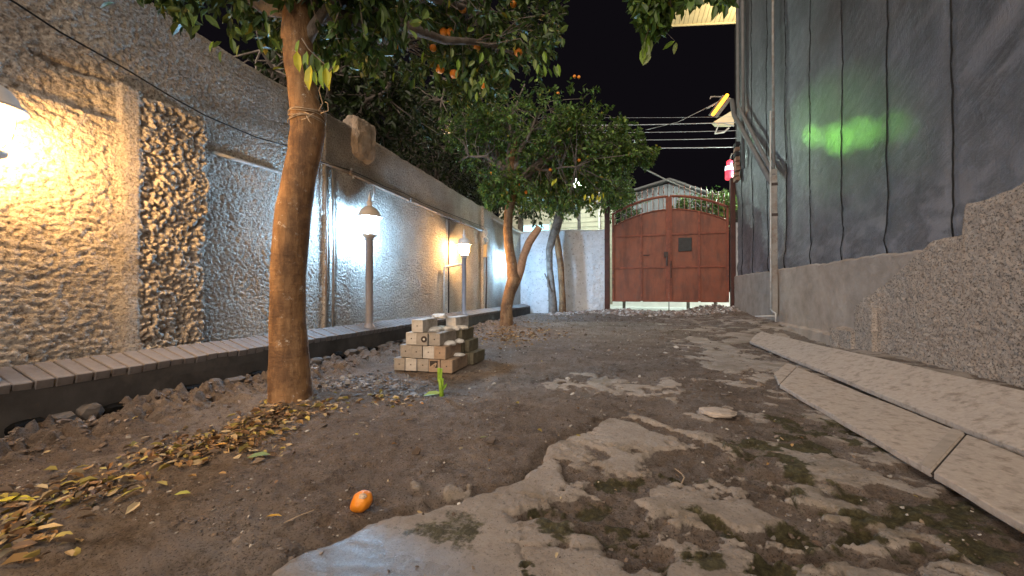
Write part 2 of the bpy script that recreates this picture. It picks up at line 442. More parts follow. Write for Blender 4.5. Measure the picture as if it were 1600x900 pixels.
    M['gateframe'] = simple('gate_frame_paint', (0.21, 0.060, 0.034), 0.25, 7, 0.5, 30, 0.3, dirt=(0.09, 0.035, 0.024))
    M['gatepost'] = simple('gate_post_paint', (0.065, 0.022, 0.016), 0.3, 7, 0.6, 30, 0.3)
    M['iron'] = simple('dark_iron', (0.05, 0.035, 0.03), 0.3, 20, 0.55, 60, 0.3)
    M['darkplate'] = simple('dark_plate', (0.028, 0.03, 0.03), 0.35, 14, 0.5, 40, 0.3)
    M['siding'] = simple('cream_siding', (0.34, 0.31, 0.24), 0.12, 4, 0.8, 30, 0.2)
    M['greywall'] = simple('grey_cladding', (0.12, 0.12, 0.13), 0.15, 3, 0.8, 20, 0.3)
    M['roofmetal'] = simple('roof_sheet', (0.06, 0.055, 0.055), 0.2, 3, 0.6, 20, 0.3)
    M['darkwall'] = simple('dark_facade', (0.03, 0.028, 0.03), 0.2, 3, 0.9, 20, 0.3)
    M['soffit'] = simple('soffit_panel', (0.66, 0.58, 0.38), 0.08, 2, 0.7, 20, 0.1)
    M['winlight'] = emis('lit_window', (0.42, 0.86, 1.0), 0.9)
    M['warmwin'] = emis('warm_window', (0.95, 0.72, 0.45), 0.45)
    M['tube'] = emis('orange_tube', (1.0, 0.30, 0.015), 7.0)
    M['redlit'] = emis('red_lantern', (1.0, 0.05, 0.09), 0.95)
    M['whitelit'] = emis('white_band', (0.8, 0.9, 1.0), 0.9)
    M['streetglow'] = emis('added_street_lamp_glass', (0.78, 1.0, 0.90), 420.0)
    M['wire'] = simple('overhead_wire', (0.30, 0.30, 0.32), 0.1, 5, 0.6, 20, 0)
    M['twine'] = simple('rope_fibre', (0.33, 0.25, 0.17), 0.2, 60, 0.9, 200, 0.4)
    M['boxplastic'] = simple('meter_box', (0.46, 0.36, 0.22), 0.1, 10, 0.6, 40, 0.2)
    M['brickred'] = simple('exposed_brick', (0.24, 0.15, 0.105), 0.3, 12, 0.95, 60, 0.6)
    M['sprout'] = simple('sprout_green', (0.22, 0.36, 0.03), 0.3, 30, 0.5, 60, 0.3)
mk()

# ------------------------------------------------------------------ ground
# vertex masks drawn once in the courtyard's own layout
CONC = [(380, 930), (430, 893), (500, 862), (600, 820), (700, 794), (780, 768), (815, 755), (850, 722), (868, 700), (905, 675), (950, 655), (990, 650),
        (1040, 664), (1075, 676), (1110, 678), (1162, 700), (1150, 716), (1130, 730), (1180, 745), (1260, 760), (1330, 800), (1420, 830), (1520, 870), (1600, 930)]
DIRTS = [(1065, 722, 62, 34), (1000, 770, 52, 24), (930, 745, 40, 12), (905, 800, 95, 26), (965, 845, 80, 30), (860, 792, 36, 10), (1085, 745, 46, 22),
         (1120, 745, 30, 12), (1160, 770, 60, 10), (1200, 830, 110, 12), (1290, 860, 90, 16), (1010, 880, 60, 22), (1110, 850, 60, 8), (1330, 830, 90, 12), (1420, 880, 110, 16)]
MOSS = [(925, 825, 100, 42), (1240, 720, 95, 55), (1010, 770, 50, 26), (1400, 815, 120, 40), (1180, 830, 90, 16), (720, 850, 110, 40), (820, 800, 30, 22), (1330, 690, 90, 30),
        (1150, 880, 120, 20), (1480, 850, 100, 30), (850, 870, 14, 60)]
SLABS = [(1170, 570, 95, 14), (1120, 648, 26, 9), (1020, 610, 60, 10), (1180, 595, 50, 7), (920, 600, 60, 8), (1280, 740, 70, 10), (700, 760, 34, 9)]
def blobs(px, py, L, wx, wy, soft=0.35):
    m = np.zeros(px.shape)
    for (cx, cy, rx, ry) in L:
        d = np.hypot((px + wx - cx) / rx, (py + wy - cy) / ry)
        m = np.maximum(m, 1 - sstep(1 - soft, 1 + soft, d))
    return m
def ground_h(x, y, detail=True):
    """returns height and the three masks"""
    px, py, fw = pix(x, y, 0.0)
    ok = (fw > 0.3)
    px = np.where(ok, px, -900.0); py = np.where(ok, py, 2000.0)
    n1 = fbm(x * 7, y * 7, 4, 3) - 0.5; n2 = fbm(x * 7 + 40, y * 7 + 9, 4, 8) - 0.5
    fine = fbm(x * 40, y * 40, 3, 21) - 0.5
    n3 = fbm(x * 26, y * 26, 4, 23) - 0.5; n4 = fbm(x * 26 + 9, y * 26, 4, 24) - 0.5
    # world distance to the slab outline, warped
    W = [onZ(a, b) for a, b in CONC]
    poly = [(p.x, p.y) for p in W] + [(2.2, 0.55), (2.2, -3.2), (-0.35, -3.2), (-0.55, 0.3)]
    d = polydist(x + n1 * 0.10 + n3 * .035, y + n2 * 0.10 + n4 * .035, poly) + fine * 0.012
    conc = sstep(-0.004, 0.012, d)
    n3 = fbm(x * 26, y * 26, 4, 23) - 0.5; n4 = fbm(x * 26 + 9, y * 26, 4, 24) - 0.5
    wx, wy = n1 * 150 + n3 * 70, n2 * 60 + n4 * 26
    dirt = blobs(px, py, DIRTS, wx, wy) * conc
    us, vs_ = x * 0.85 - y * 0.52, x * 0.52 + y * 0.85
    ragged = sstep(0.53, 0.60, 0.5 * fbm(us * 3.5, vs_ * 13, 6, 31) + 0.5 * fbm(x * 7, y * 7, 6, 33)) * conc * sstep(820, 1000, px)
    wear = sstep(0.52, 0.60, 0.5 * fbm(us * 3, vs_ * 9, 6, 35) + 0.5 * fbm(x * 5, y * 5, 6, 37)) * sstep(0.0, 0.7, x)
    dirt = np.maximum(dirt, ragged * 0.9)
    f1, f2 = worley(x * 4.2 + n1 * 0.9, y * 4.2 + n2 * 0.9, 44)
    crack = (1 - sstep(0.012, 0.04, f2 - f1)) * conc * sstep(0.42, 0.6, fbm(x * 1.3, y * 1.3, 3, 51)) * sstep(760, 900, px)
    slab = np.maximum(blobs(px, py, SLABS, wx * 0.8, wy * 0.6, 0.5), sstep(0.60, 0.66, fbm(x * 2.1 + 7, y * 1.6, 5, 61)) * sstep(0.2, 1.4, x + 0.5) * 0.8) * (1 - conc)
    C = np.clip(conc * (1 - dirt) * (1 - crack * 0.9) + np.maximum(slab * 0.8, wear * 0.62 * (1 - conc)), 0, 1)
    moss = blobs(px, py, MOSS, wx * 1.3, wy * 1.2, 0.6) * np.clip(0.25 + 1.3 * sstep(0.42, 0.62, fbm(x * 12, y * 12, 5, 71)), 0, 1)
    moss = np.maximum(moss * 0.9, crack * 0.7)
    moss = np.where(px < 790, moss * 0.62, moss)
    damp = blobs(px, py, [(545, 872, 110, 38), (620, 905, 140, 34)], wx * 0.5, wy * 0.5, 0.5) * conc + blobs(px, py, [(850, 600, 120, 14)], wx, wy, 0.8) * 0.3
    h = (fbm(x * 1.7, y * 1.7, 3, 5) - 0.5) * 0.030 * (1 - conc)
    f1b, f2b = worley(x * 26, y * 26, 91)
    grit = (fbm(x * 16, y * 16, 4, 12) - 0.5) * 0.022 + (0.5 - f1b) * 0.007 + (fbm(x * 55, y * 55, 2, 13) - 0.5) * 0.010
    h = h + grit * (1 - C) + fine * 0.003 + C * 0.021 - dirt * 0.006 - crack * 0.010
    h = h - 0.020 * np.exp(-((d + 0.02) / 0.035) ** 2)
    # loose earth heaped along the kerb
    bank = 1.0 * sstep(-1.95, -2.5, x) * (1 - sstep(9.5, 10.5, y))
    lump = fbm(x * 9, y * 9, 5, 14)
    wl1, wl2 = worley(x * 13 + n1, y * 13 + n2, 15)
    h = h + bank * (-0.008 + 0.13 * (lump - 0.46) + 0.06 * (0.5 - wl1)) * (1 + 0.5 * sstep(3.2, 2.0, y))
    h = h + 0.05 * np.exp(-((x + 1.84) ** 2 + (y - 1.78) ** 2) / 0.05) + 0.09 * np.exp(-((x + 2.12) ** 2 + (y - 6.85) ** 2) / 0.18)
    # rise towards the gate and the right rear corner
    far = sstep(8.9, 10.6, y) * sstep(-2.6, -0.6, x)
    h = h + far * (0.085 + 0.05 * (fbm(x * 2.2, y * 2.2, 3, 19) - 0.5)) + 0.10 * sstep(6.6, 8.2, y) * sstep(1.3, 2.3, x)
    h = h - 0.07 * np.exp(-(((x - 2.25) / 0.35) ** 2 + ((y - 6.2) / 0.9) ** 2)) * (1 + lump)
    return h, C, moss, damp

def axis(segs):
    out = [segs[0][0]]
    for a, b, s0, s1 in segs:
        y = a
        while y < b:
            s = s0 + (s1 - s0) * (y - a) / (b - a); y += s; out.append(min(y, b))
    return np.unique(np.array(out))
gy = axis([(-4.0, 0.5, 0.15, 0.08), (0.5, 2.6, 0.0065, 0.010), (2.6, 6, 0.012, 0.028), (6, 10.99, 0.030, 0.045)])
gx = axis([(-3.10, -2.0, 0.011, 0.010), (-2.0, 1.6, 0.009, 0.010), (1.6, 2.72, 0.014, 0.02)])
GX, GY = np.meshgrid(gx, gy)
GH, GC, GM, GD = ground_h(GX, GY)
V = np.stack([GX, GY, GH], -1).reshape(-1, 3)
ground = link('ground', np_mesh('ground', V, grid_faces(*GX.shape), np.stack([GC, GM, GD], -1).reshape(-1, 3)), M['ground'])
tag(ground, kind='structure')
def gz(x, y):
    h = ground_h(np.array([float(x)]), np.array([float(y)]))[0]
    return float(h[0])
# the land around, a street beyond the gate
MB().box((-80, -60, -0.6), (80, 120, -0.16)).build('terrain', M['street'])['kind'] = 'structure'
b = MB(); b.box((-7, 11.22, -0.155), (9, 17.5, 0.10)); tag(b.build('street', M['street']), kind='structure')

# ------------------------------------------------------------------ left boundary wall
WX = -3.05
def wall_top(y):
    return 2.60 - 0.012 * np.clip(y, 0, 12) + (fbm(y * 3, y * 0 + 1.5, 3, 77) - 0.5) * 0.05
yA = onX(190, 300, -2.95).y; yB = onX(224, 300, -2.95).y; yC = onX(326, 300, -2.96).y
yP0, yP1 = onX(522, 300, WX).y, onX(546, 300, WX).y
yQ0, yQ1 = onX(752, 400, WX).y, onX(768, 400, WX).y
def wall_x(y, z):
    n = fbm(y * 3, z * 3, 3, 101) - 0.5
    edge = yC + (fbm(z * 9, z * 0 + 3, 4, 103) - 0.5) * 0.07
    low = 1 - sstep(1.90, 1.93, z + (fbm(y * 14, y * 0, 3, 105) - 0.5) * 0.10)
    ledge = 1.685 + (fbm(y * 6, y * 0, 3, 107) - 0.5) * 0.02
    pre = np.where(y < yA, 1 - sstep(ledge - 0.004, ledge + 0.012, z) * 0.40, 1.0)
    p = 0.075 * low * pre * (1 - sstep(edge - 0.012, edge + 0.012, y))
    up = sstep(1.88, 1.94, z) * (1 - sstep(1.3, 2.15, y)) * 0.045
    x = WX + np.maximum(p, up)
    # relief
    f1, f2 = worley(y * 26 + n * 2, z * 33 + n, 111)
    g1, g2 = worley(y * 34, z * 34, 113)
    chunk = fbm(y * 30, z * 30, 4, 115)
    big = fbm(y * 11, z * 13, 4, 117)
    inA = (1 - sstep(yA - 0.05, yA + 0.03, y)); inS = band(y, yA, yB, 0.03) * low; inB = band(y, yB, yC, 0.02) * low
    rest = np.maximum(sstep(yC - 0.02, yC + 0.02, y), sstep(1.90, 1.95, z) * sstep(yA - 0.05, yA, y))
    wob = fbm(y * 1.5, z * 1.5, 2, 119)
    w1 = (fbm(y * 22, z * 22, 3, 141) - 0.5) * 1.1; w2 = (fbm(y * 22 + 5, z * 22, 3, 142) - 0.5) * 1.1
    e1, _ = worley(y * 25 + w1, z * 42 + w2, 143); e2, _ = worley(y * 56 + w1, z * 70 + w2, 144)
    aA = np.minimum(0.5 - e1, 0.22) * 0.016 + (0.5 - e2) * 0.004 + (big - 0.5) * 0.010
    aB = np.minimum(0.5 - worley(y * 30 + w1, z * 33 + w2, 145)[0], 0.28) * 0.048 + (0.5 - e2) * 0.010 + (big - 0.5) * 0.040
    aR = np.minimum(0.5 - worley(y * 40 + w1, z * 46 + w2, 146)[0], 0.22) * 0.013 * (0.6 + wob) + (big - 0.5) * 0.006
    x = x + aA * inA * (0.75 + 0.6 * wob) + aB * inB + aR * rest + (chunk - 0.5) * 0.005 * inS
    x = x + inS * 0.006 - inB * 0.012 + n * 0.010
    # piers
    x = x + band(y, yP0, yP1, 0.012) * (1 - sstep(1.98, 2.02, z)) * (0.028 + (big - 0.5) * 0.012)
    x = x + band(y, yP0 - 0.16, yP0 - 0.13, 0.008) * 0.02
    x = x + band(y, yQ0, yQ1, 0.015) * 0.05
    x = x + band(y, onX(697, 400, WX).y, onX(706, 400, WX).y, 0.01) * (1 - sstep(1.9, 1.93, z)) * 0.02
    # horizontal ridge continuing the ledge on the blue part
    return x
wy = axis([(-4.0, 0.75, 0.10, 0.05), (0.75, 2.3, 0.0060, 0.0075), (2.3, 5.2, 0.008, 0.012), (5.2, 11.2, 0.014, 0.022)])
wz = np.concatenate([np.linspace(0, 1, 310)])
WYg, T = np.meshgrid(wy, wz)
top = wall_top(wy)[None, :]
Z = 0.12 + (top - 0.12) * T
Xw = wall_x(WYg, Z)
Xw = Xw - sstep(0.985, 1.0, T) * 0.02
rows = [np.stack([Xw, WYg, Z], -1)]
for xx, dz in ((WX - 0.06, 0.012), (WX - 0.20, 0.004), (WX - 0.23, -0.03)):
    rows.append(np.stack([np.full_like(wy, xx), wy, top[0] + dz + (fbm(wy * 9, wy * 0 + xx, 3, 9) - 0.5) * 0.03], -1)[None])
rows.append(np.stack([np.full_like(wy, WX - 0.23), wy, np.full_like(wy, -0.4)], -1)[None])
P = np.concatenate(rows, 0)
upper_dark = np.concatenate([sstep(1.75, 2.5, Z) * sstep(0.35, 0.75, fbm(WYg * 2, Z * 2, 5, 131)) * 0.95 * np.clip(0.75 + (2.2 - WYg) * 0.1, 0.4, 1), np.full((4, len(wy)), 0.5)], 0)  # darker tone, broken by noise, growing towards the wall top
upper_dark = np.maximum(upper_dark, 0)
lw = link('boundary_wall', np_mesh('boundary_wall', P.reshape(-1, 3), grid_faces(*P.shape[:2])[:, ::-1], np.repeat(upper_dark.reshape(-1, 1), 3, 1)), M['stucco'])
tag(lw, 'long rough stucco wall behind the row of garden lamps, running along the left side', 'wall')

# lump of old masonry riding on the wall top
def rock_mesh(name, size, seed, sub=3, amp=0.25, sq=0.6):
    import bmesh
    b = bmesh.new(); bmesh.ops.create_icosphere(b, subdivisions=sub, radius=1.0)
    r = random.Random(seed); o = Vector((r.uniform(-50, 50), r.uniform(-50, 50), r.uniform(-50, 50)))
    from mathutils import noise as mn
    for v in b.verts:
        c = v.co.copy(); m = max(abs(c.x), abs(c.y), abs(c.z)); c = c.lerp(c / m, sq)
        c *= 1 + amp * mn.fractal(c * 1.6 + o, 0.8, 2.0, 4)
        v.co = Vector((c.x * size[0], c.y * size[1], c.z * size[2]))
    me = bpy.data.meshes.new(name); b.to_mesh(me); b.free()
    return me
c = onX(556, 226, WX - 0.08)
o = link('masonry_lump', rock_mesh('masonry_lump', (0.15, 0.20, 0.27), 9, 5, 0.13, 0.35), simple('old_mortar', (0.40, 0.32, 0.25), 0.3, 8, 0.95, 50, 0.9, 0.015))
o.location = (WX - 0.05, c.y, 2.46)
tag(o, 'sandy lump of old masonry sticking up above the top of the stucco wall', 'masonry')

# ------------------------------------------------------------------ back wall (left of the gate)
YB = 11.0
bx = axis([(-3.3, -0.53, 0.018, 0.018)]); bz = np.linspace(0, 1, 130)
BXg, BT = np.meshgrid(bx, bz)
btop = 2.44 - 0.02 * (bx + 3) + (fbm(bx * 4, bx * 0, 3, 201) - 0.5) * 0.05
BZ = -0.1 + (btop[None] + 0.1) * BT
pier = sstep(-0.98, -0.95, BXg)
BY = YB + 0.06 - pier * 0.015 - (fbm(BXg * 14, BZ * 14, 4, 203) - 0.5) * (0.025 + 0.03 * pier) - sstep(0.985, 1, BT) * -0.03
rows = [np.stack([BXg, BY, BZ], -1)]
for yy, dz in ((YB + 0.12, 0.01), (YB + 0.24, 0.0)):
    rows.append(np.stack([bx, np.full_like(bx, yy), btop + dz], -1)[None])
rows.append(np.stack([bx, np.full_like(bx, YB + 0.24), np.full_like(bx, -0.3)], -1)[None])
P = np.concatenate(rows, 0)
# close the jamb beside the gate
P2 = np.concatenate([P, np.stack([P[:, -1, 0] , np.full(P.shape[0], YB + 0.24), P[:, -1, 2]], -1)[:, None]], 1)
bw = link('back_wall', np_mesh('back_wall', P2.reshape(-1, 3), grid_faces(*P2.shape[:2])), M['whitewall'])
tag(bw, 'whitewashed plaster wall closing the yard left of the red gate', 'wall')
# short piece to the right of the gate behind the tarpaulin
MB().box((2.62, 11.0, -0.1), (3.3, 11.22, 2.4)).build('gate_side_wall', M['whitewall'])
tag(bpy.data.objects['gate_side_wall'], 'short wall stub behind the right gate post', 'wall')

# ------------------------------------------------------------------ kerb with brick cap
kerb = thing('planter_kerb', 'long low dark kerb capped with tilted bricks at the foot of the stucco wall', 'kerb')
KX = -2.70
ky = axis([(-4, 0.8, 0.2, 0.1), (0.8, 5, 0.02, 0.04), (5, 10.85, 0.05, 0.06)])
prof = [(KX + 0.005, -0.25), (KX + 0.002, 0.03), (KX, 0.12), (KX - 0.004, 0.198), (KX - 0.2, 0.235), (WX - 0.05, 0.262)]
P = np.zeros((len(prof), len(ky), 3))
for i, (x, z) in enumerate(prof):
    nn = (fbm(ky * 6, ky * 0 + i, 3, 301 + i) - 0.5) * 0.012
    P[i, :, 0] = x + nn; P[i, :, 1] = ky; P[i, :, 2] = z + nn * 0.6
endc = P[:, -1:].copy(); endc[:, 0, 0] = WX - 0.05
P = np.concatenate([P, endc], 1)
link('kerb_body', np_mesh('kerb_body', P.reshape(-1, 3), grid_faces(*P.shape[:2])[:, ::-1], smooth=False), M['kerb'], kerb)
bm = MB().box((-0.105, -0.0325, -0.02), (0.105, 0.0325, 0.030), bev=0.004).mesh('kerb_brick')
bm.materials.append(M['kbrick'])
y = 0.78; k = 0
while y < 10.8:
    o = bpy.data.objects.new('brick', bm); COL.objects.link(o); o.parent = kerb
    o.location = (KX - 0.098 + random.uniform(-.003, .003), y, 0.226 + random.uniform(-.002, .003))
    o.rotation_euler = (random.uniform(-.02, .02), math.atan(0.30) + random.uniform(-.015, .015), random.uniform(-.012, .012))
    y += 0.0705 + random.uniform(-0.002, 0.003)

# ------------------------------------------------------------------ right: plaster wall and tarpaulin
RX = 2.60
def rtop(y):
    t = 1.04 + (fbm(y * 5, y * 0, 4, 401) - 0.5) * 0.05
    t = t + sstep(4.42, 4.30, y) * 0.06 + sstep(3.99, 3.95, y) * 0.24 + sstep(3.9, 3.0, y) * 0.12
    return t + sstep(2.7, 2.6, y) * 0.3
def rwall_x(y, z):
    wob = (fbm(y * 8, z * 8, 4, 403) - 0.5)
    lim = np.where(y < 4.4, 9.0, np.where(y < 5.37, 0.50 + (5.37 - y) / 0.97 * 0.55, np.where(y < 5.85, 0.20, -1.0)))
    peb = sstep(-0.01, 0.015, lim + wob * 0.035 - z)
    foot = (1 - sstep(0.08, 0.10, z + wob * 0.04)) * (1 - peb)
    f1, f2 = worley(y * 62, z * 62, 405)
    x = RX - peb * (0.03 + 0.05 * sstep(4.9, 5.25, y)) - foot * 0.07
    x = x + (fbm(y * 2, z * 2, 3, 407) - 0.5) * 0.02 + (fbm(y * 44, z * 44, 3, 409) - 0.5) * (0.006 + 0.012 * peb) - (0.5 - f1) * 0.006 * peb + (fbm(y * 9, z * 9, 4, 411) - 0.5) * 0.012
    return x, peb
ry = axis([(-4, 2.6, 0.12, 0.05), (2.6, 6.2, 0.009, 0.014), (6.2, 11.0, 0.018, 0.03)])
RYg, RT = np.meshgrid(ry, np.linspace(0, 1, 190))
rt = rtop(ry)[None]
RZ = -0.15 + (rt + 0.15) * RT
RXg, PEB = rwall_x(RYg, RZ)
rows = [np.stack([RXg + sstep(0.98, 1, RT) * 0.015, RYg, RZ], -1)]
rows.append(np.stack([np.full_like(ry, RX + 0.055), ry, rt[0] - 0.01], -1)[None])
rows.append(np.stack([np.full_like(ry, RX + 0.058), ry, np.full_like(ry, -0.2)], -1)[None])
P = np.concatenate(rows, 0)
PC = np.concatenate([PEB, np.zeros((2, len(ry)))], 0)
rw = link('plaster_wall', np_mesh('plaster_wall', P.reshape(-1, 3), grid_faces(*P.shape[:2]), np.repeat(PC.reshape(-1, 1), 3, 1)), M['plaster'])
tag(rw, 'low crumbling beige plaster wall under the dark tarpaulin on the right', 'wall')

# low broken steps of pebbly render at the foot of the wall
def rough_box(name, x0, x1, y0, y1, z0, z1, seed, parent):
    ys = np.arange(y0, y1 + .011, .011); prof_ = [(x0, z) for z in np.arange(z0, z1, .012)] + [(x, z1) for x in np.arange(x0, x1 + .012, .012)]
    P = np.zeros((len(prof_), len(ys) + 2, 3))
    for i, (x, z) in enumerate(prof_):
        nn = (fbm(ys * 40, ys * 0 + (x + z) * 40, 3, seed) - .5) * .018 + (fbm(ys * 9, ys * 0 + (x + z) * 9, 3, seed + 3) - .5) * .022
        P[i, 1:-1, 0] = x + nn; P[i, 1:-1, 1] = ys; P[i, 1:-1, 2] = z + nn * .7
        P[i, 0] = (x1, y0, z); P[i, -1] = (x1, y1, z)
    return link(name, np_mesh(name, P.reshape(-1, 3), grid_faces(*P.shape[:2]), np.ones((P.shape[0] * P.shape[1], 1)).repeat(3, 1)), M['plaster'], parent)
rough_box('wall_step', RX - .088, RX + .02, 5.05, 5.38, -.15, .47, 611, rw)
rough_box('wall_step', RX - .125, RX + .02, 5.38, 5.86, -.15, .185, 613, rw)
TX = RX + 0.085
STR = [3.33, 4.24, 5.12, 6.04, 6.97, 7.9, 8.83, 9.75, 10.6]
def tarp_x(y, z):
    x = TX + (fbm(y * 0.9, z * 0.8, 3, 501) - 0.5) * 0.06
    for s in STR:
        x = x + 0.014 * np.exp(-((y - s) / 0.05) ** 2)
    diag = y * 0.85 + z * 1.6
    cr = fbm(diag * 2.2, (y * 1.6 - z * 0.6) * 0.35, 4, 505) - 0.5
    x = x + cr * 0.026 * sstep(7.5, 4.5, y) + (fbm(y * 4, z * 0.6, 3, 507) - 0.5) * 0.018
    x = x - 0.03 * np.exp(-((z - 1.2) / 0.12) ** 2) * (0.4 + fbm(y * 2.5, z, 3, 509))
    f = fbm(diag * 7, (y - z) * 1.6, 4, 511) - 0.5
    x = x + f * 0.016 + (fbm(y * 3.5 + z * 2, z * 17 + y * 3, 4, 519) - 0.5) * 0.016
    return np.maximum(x, RX + 0.065 - 0.03 * sstep(1.15, 1.4, z))
ty = axis([(-4, 2.2, 0.15, 0.06), (2.2, 6, 0.012, 0.02), (6, 11.0, 0.025, 0.035)])
tz = axis([(0.9, 2.4, 0.015, 0.02), (2.4, 8.6, 0.03, 0.06)])
TYg, TZg = np.meshgrid(ty, tz)
TXg = tarp_x(TYg, TZg)
# scuff stripes and pale creases, a painted sheen low down, and a darker strip
l0 = onX(1370, 120, TX); l1 = onX(1465, 10, TX)
dist = np.abs((TYg - l0.y) * (l1.z - l0.z) - (TZg - l0.z) * (l1.y - l0.y)) / math.hypot(l1.y - l0.y, l1.z - l0.z)
scuff_sheen = np.exp(-(dist / 0.05) ** 2) * sstep(l0.z - 0.35, l0.z + 0.2, TZg) * 0.75 * (0.3 + fbm(TYg * 12, TZg * 12, 4, 513))
cre = sstep(0.60, 0.74, fbm((TYg * 0.75 + TZg * 1.5) * 4.5, (TYg - TZg) * 0.8, 5, 515)) * sstep(5.0, 3.6, TYg) * 0.8
low = sstep(2.1, 1.1, TZg) * sstep(0.46, 0.66, fbm(TYg * 5, TZg * 9, 5, 517)) * 1.0 * (0.5 + 0.5 * sstep(6.5, 4.5, TYg))  # pale tone painted low down for the cloth's silver sheen
scuff_sheen = np.clip(np.maximum(np.maximum(scuff_sheen, cre), low), 0, 1)
dk = np.exp(-((TYg - 8.05) / 0.10) ** 2) * sstep(3.6, 4.6, TZg) * 0.8
P = np.stack([TXg, TYg, TZg], -1)
back = P[::-1].copy(); back[..., 0] += 0.03
Pa = np.concatenate([P, back, P[:1]], 0)
ca = np.stack([scuff_sheen, dk, scuff_sheen * 0], -1); ca = np.concatenate([ca, ca[::-1], ca[:1]], 0)
tarp = thing('tarpaulin', 'tall dark grey tarpaulin stretched along the right side above the plaster wall', 'tarpaulin')
link('tarp_sheet', np_mesh('tarp_sheet', Pa.reshape(-1, 3), grid_faces(*Pa.shape[:2]), ca.reshape(-1, 3)), M['tarp'], tarp)
for s in STR:
    pts = []
    for z in np.arange(1.02, 8.5, 0.09):
        yy = s + math.sin(z * 1.3 + s) * 0.003 + 0.003 * math.sin(z * 17 + s * 5) - 0.10 * max(0, 1.15 - z) ** 1.0 * (1 if s < 7 else 0.3)
        xx = float(tarp_x(np.array([yy]), np.array([z]))[0]) - 0.006
        pts.append((xx, yy, z))
    MB().tube(pts, 0.0062 if s < 7.5 else 0.008, 6).build('cord', M['cord'], tarp, True)

# scaffold pole, brace, conduit on the right wall
pY = onX(1210, 300, RX - 0.06).y
p = thing('scaffold_post', 'weathered upright post carrying a thin pipe against the tarpaulin', 'post', (RX - 0.06, pY, 0))
b = MB().box((-0.045, -0.035, 0.22), (0.045, 0.035, 2.85), bev=0.006); b.build('post', M['pole'], p)
MB().tube([(0, 0, 2.86), (0.0, 0.01, 5), (0.01, 0, 8.3)], 0.022, 8).build('pipe', M['pole'], p, True)
MB().tube([(-0.075, -0.05, 0.32), (-0.07, -0.05, 1.2), (-0.065, -0.045, 2.9), (-0.06, -0.04, 3.9)], 0.013, 8).build('conduit', M['whitepipe'], p, True)
MB().tube([(-0.075, -0.05, 0.33), (-0.08, -0.17, 0.29), (-0.085, -0.32, 0.27), (-0.09, -0.33, 0.12)], 0.013, 8).tube([(-0.09, -0.30, 0.22), (-0.35, -0.15, 0.20)], 0.012, 8).build('foot_conduit', M['whitepipe'], p, True)
for dz, dx in ((2.0, 0), (2.55, 0)):
    MB().box((-0.052, -0.04, dz), (0.05, 0.04, dz + 0.05)).build('clamp', M['iron'], p)
a0 = onX(1149, 180, RX - 0.10); a1 = onX(1206, 284, RX - 0.09)
t_ = thing('diagonal_pipes', 'pair of grey drain pipes slanting down across the tarpaulin to the post', 'pipe', (0, 0, 0))
MB().tube([a0 + Vector((0, 0.25, 0.5)), a0 + Vector((0, 0.05, 0.06)), a0, a1], 0.05, 10).build('pipe', M['darkpipe'], t_, True)
MB().tube([a0 + Vector((0.02, -0.22, 3.3)), a0 + Vector((0.02, -0.22, 0.25)), a0 + Vector((0.02, -0.26, 0.1)), a1 + Vector((0.02, -0.06, 0.10))], 0.035, 10).build('pipe', M['darkpipe'], t_, True)
q = onX(1160, 150, RX - 0.05)
b = MB().tube([(RX - 0.02, q.y, 3.5), (RX - 0.02, q.y, 8.2)], 0.04, 8); tag(b.build('edge_pipe', M['darkpipe'], None, True), 'vertical grey pipe at the far edge of the tarpaulin near the gate', 'pipe')
# torn patch with exposed brick
c = onX(1152, 250, RX - 0.03)
tp = thing('broken_brick_patch', 'patch of broken brickwork showing at the torn far edge of the tarpaulin', 'masonry', (c.x, c.y, c.z))
for i, (dy, dz, w, h) in enumerate(((0, -0.52, .24, .11), (.03, -.40, .25, .11), (-.02, -.28, .24, .11), (.02, -.16, .26, .11), (0, -.04, .22, .11), (.02, .08, .24, .11), (-.01, .20, .2, .11), (.0, .32, .26, .11))):
    MB().box((-0.05, dy - w / 2, dz), (0.05, dy + w / 2, dz + h - 0.012), bev=0.008, jit=0.006).build('brick', M['brickred'] if i not in (5, 7) else M['darkwall'], tp)

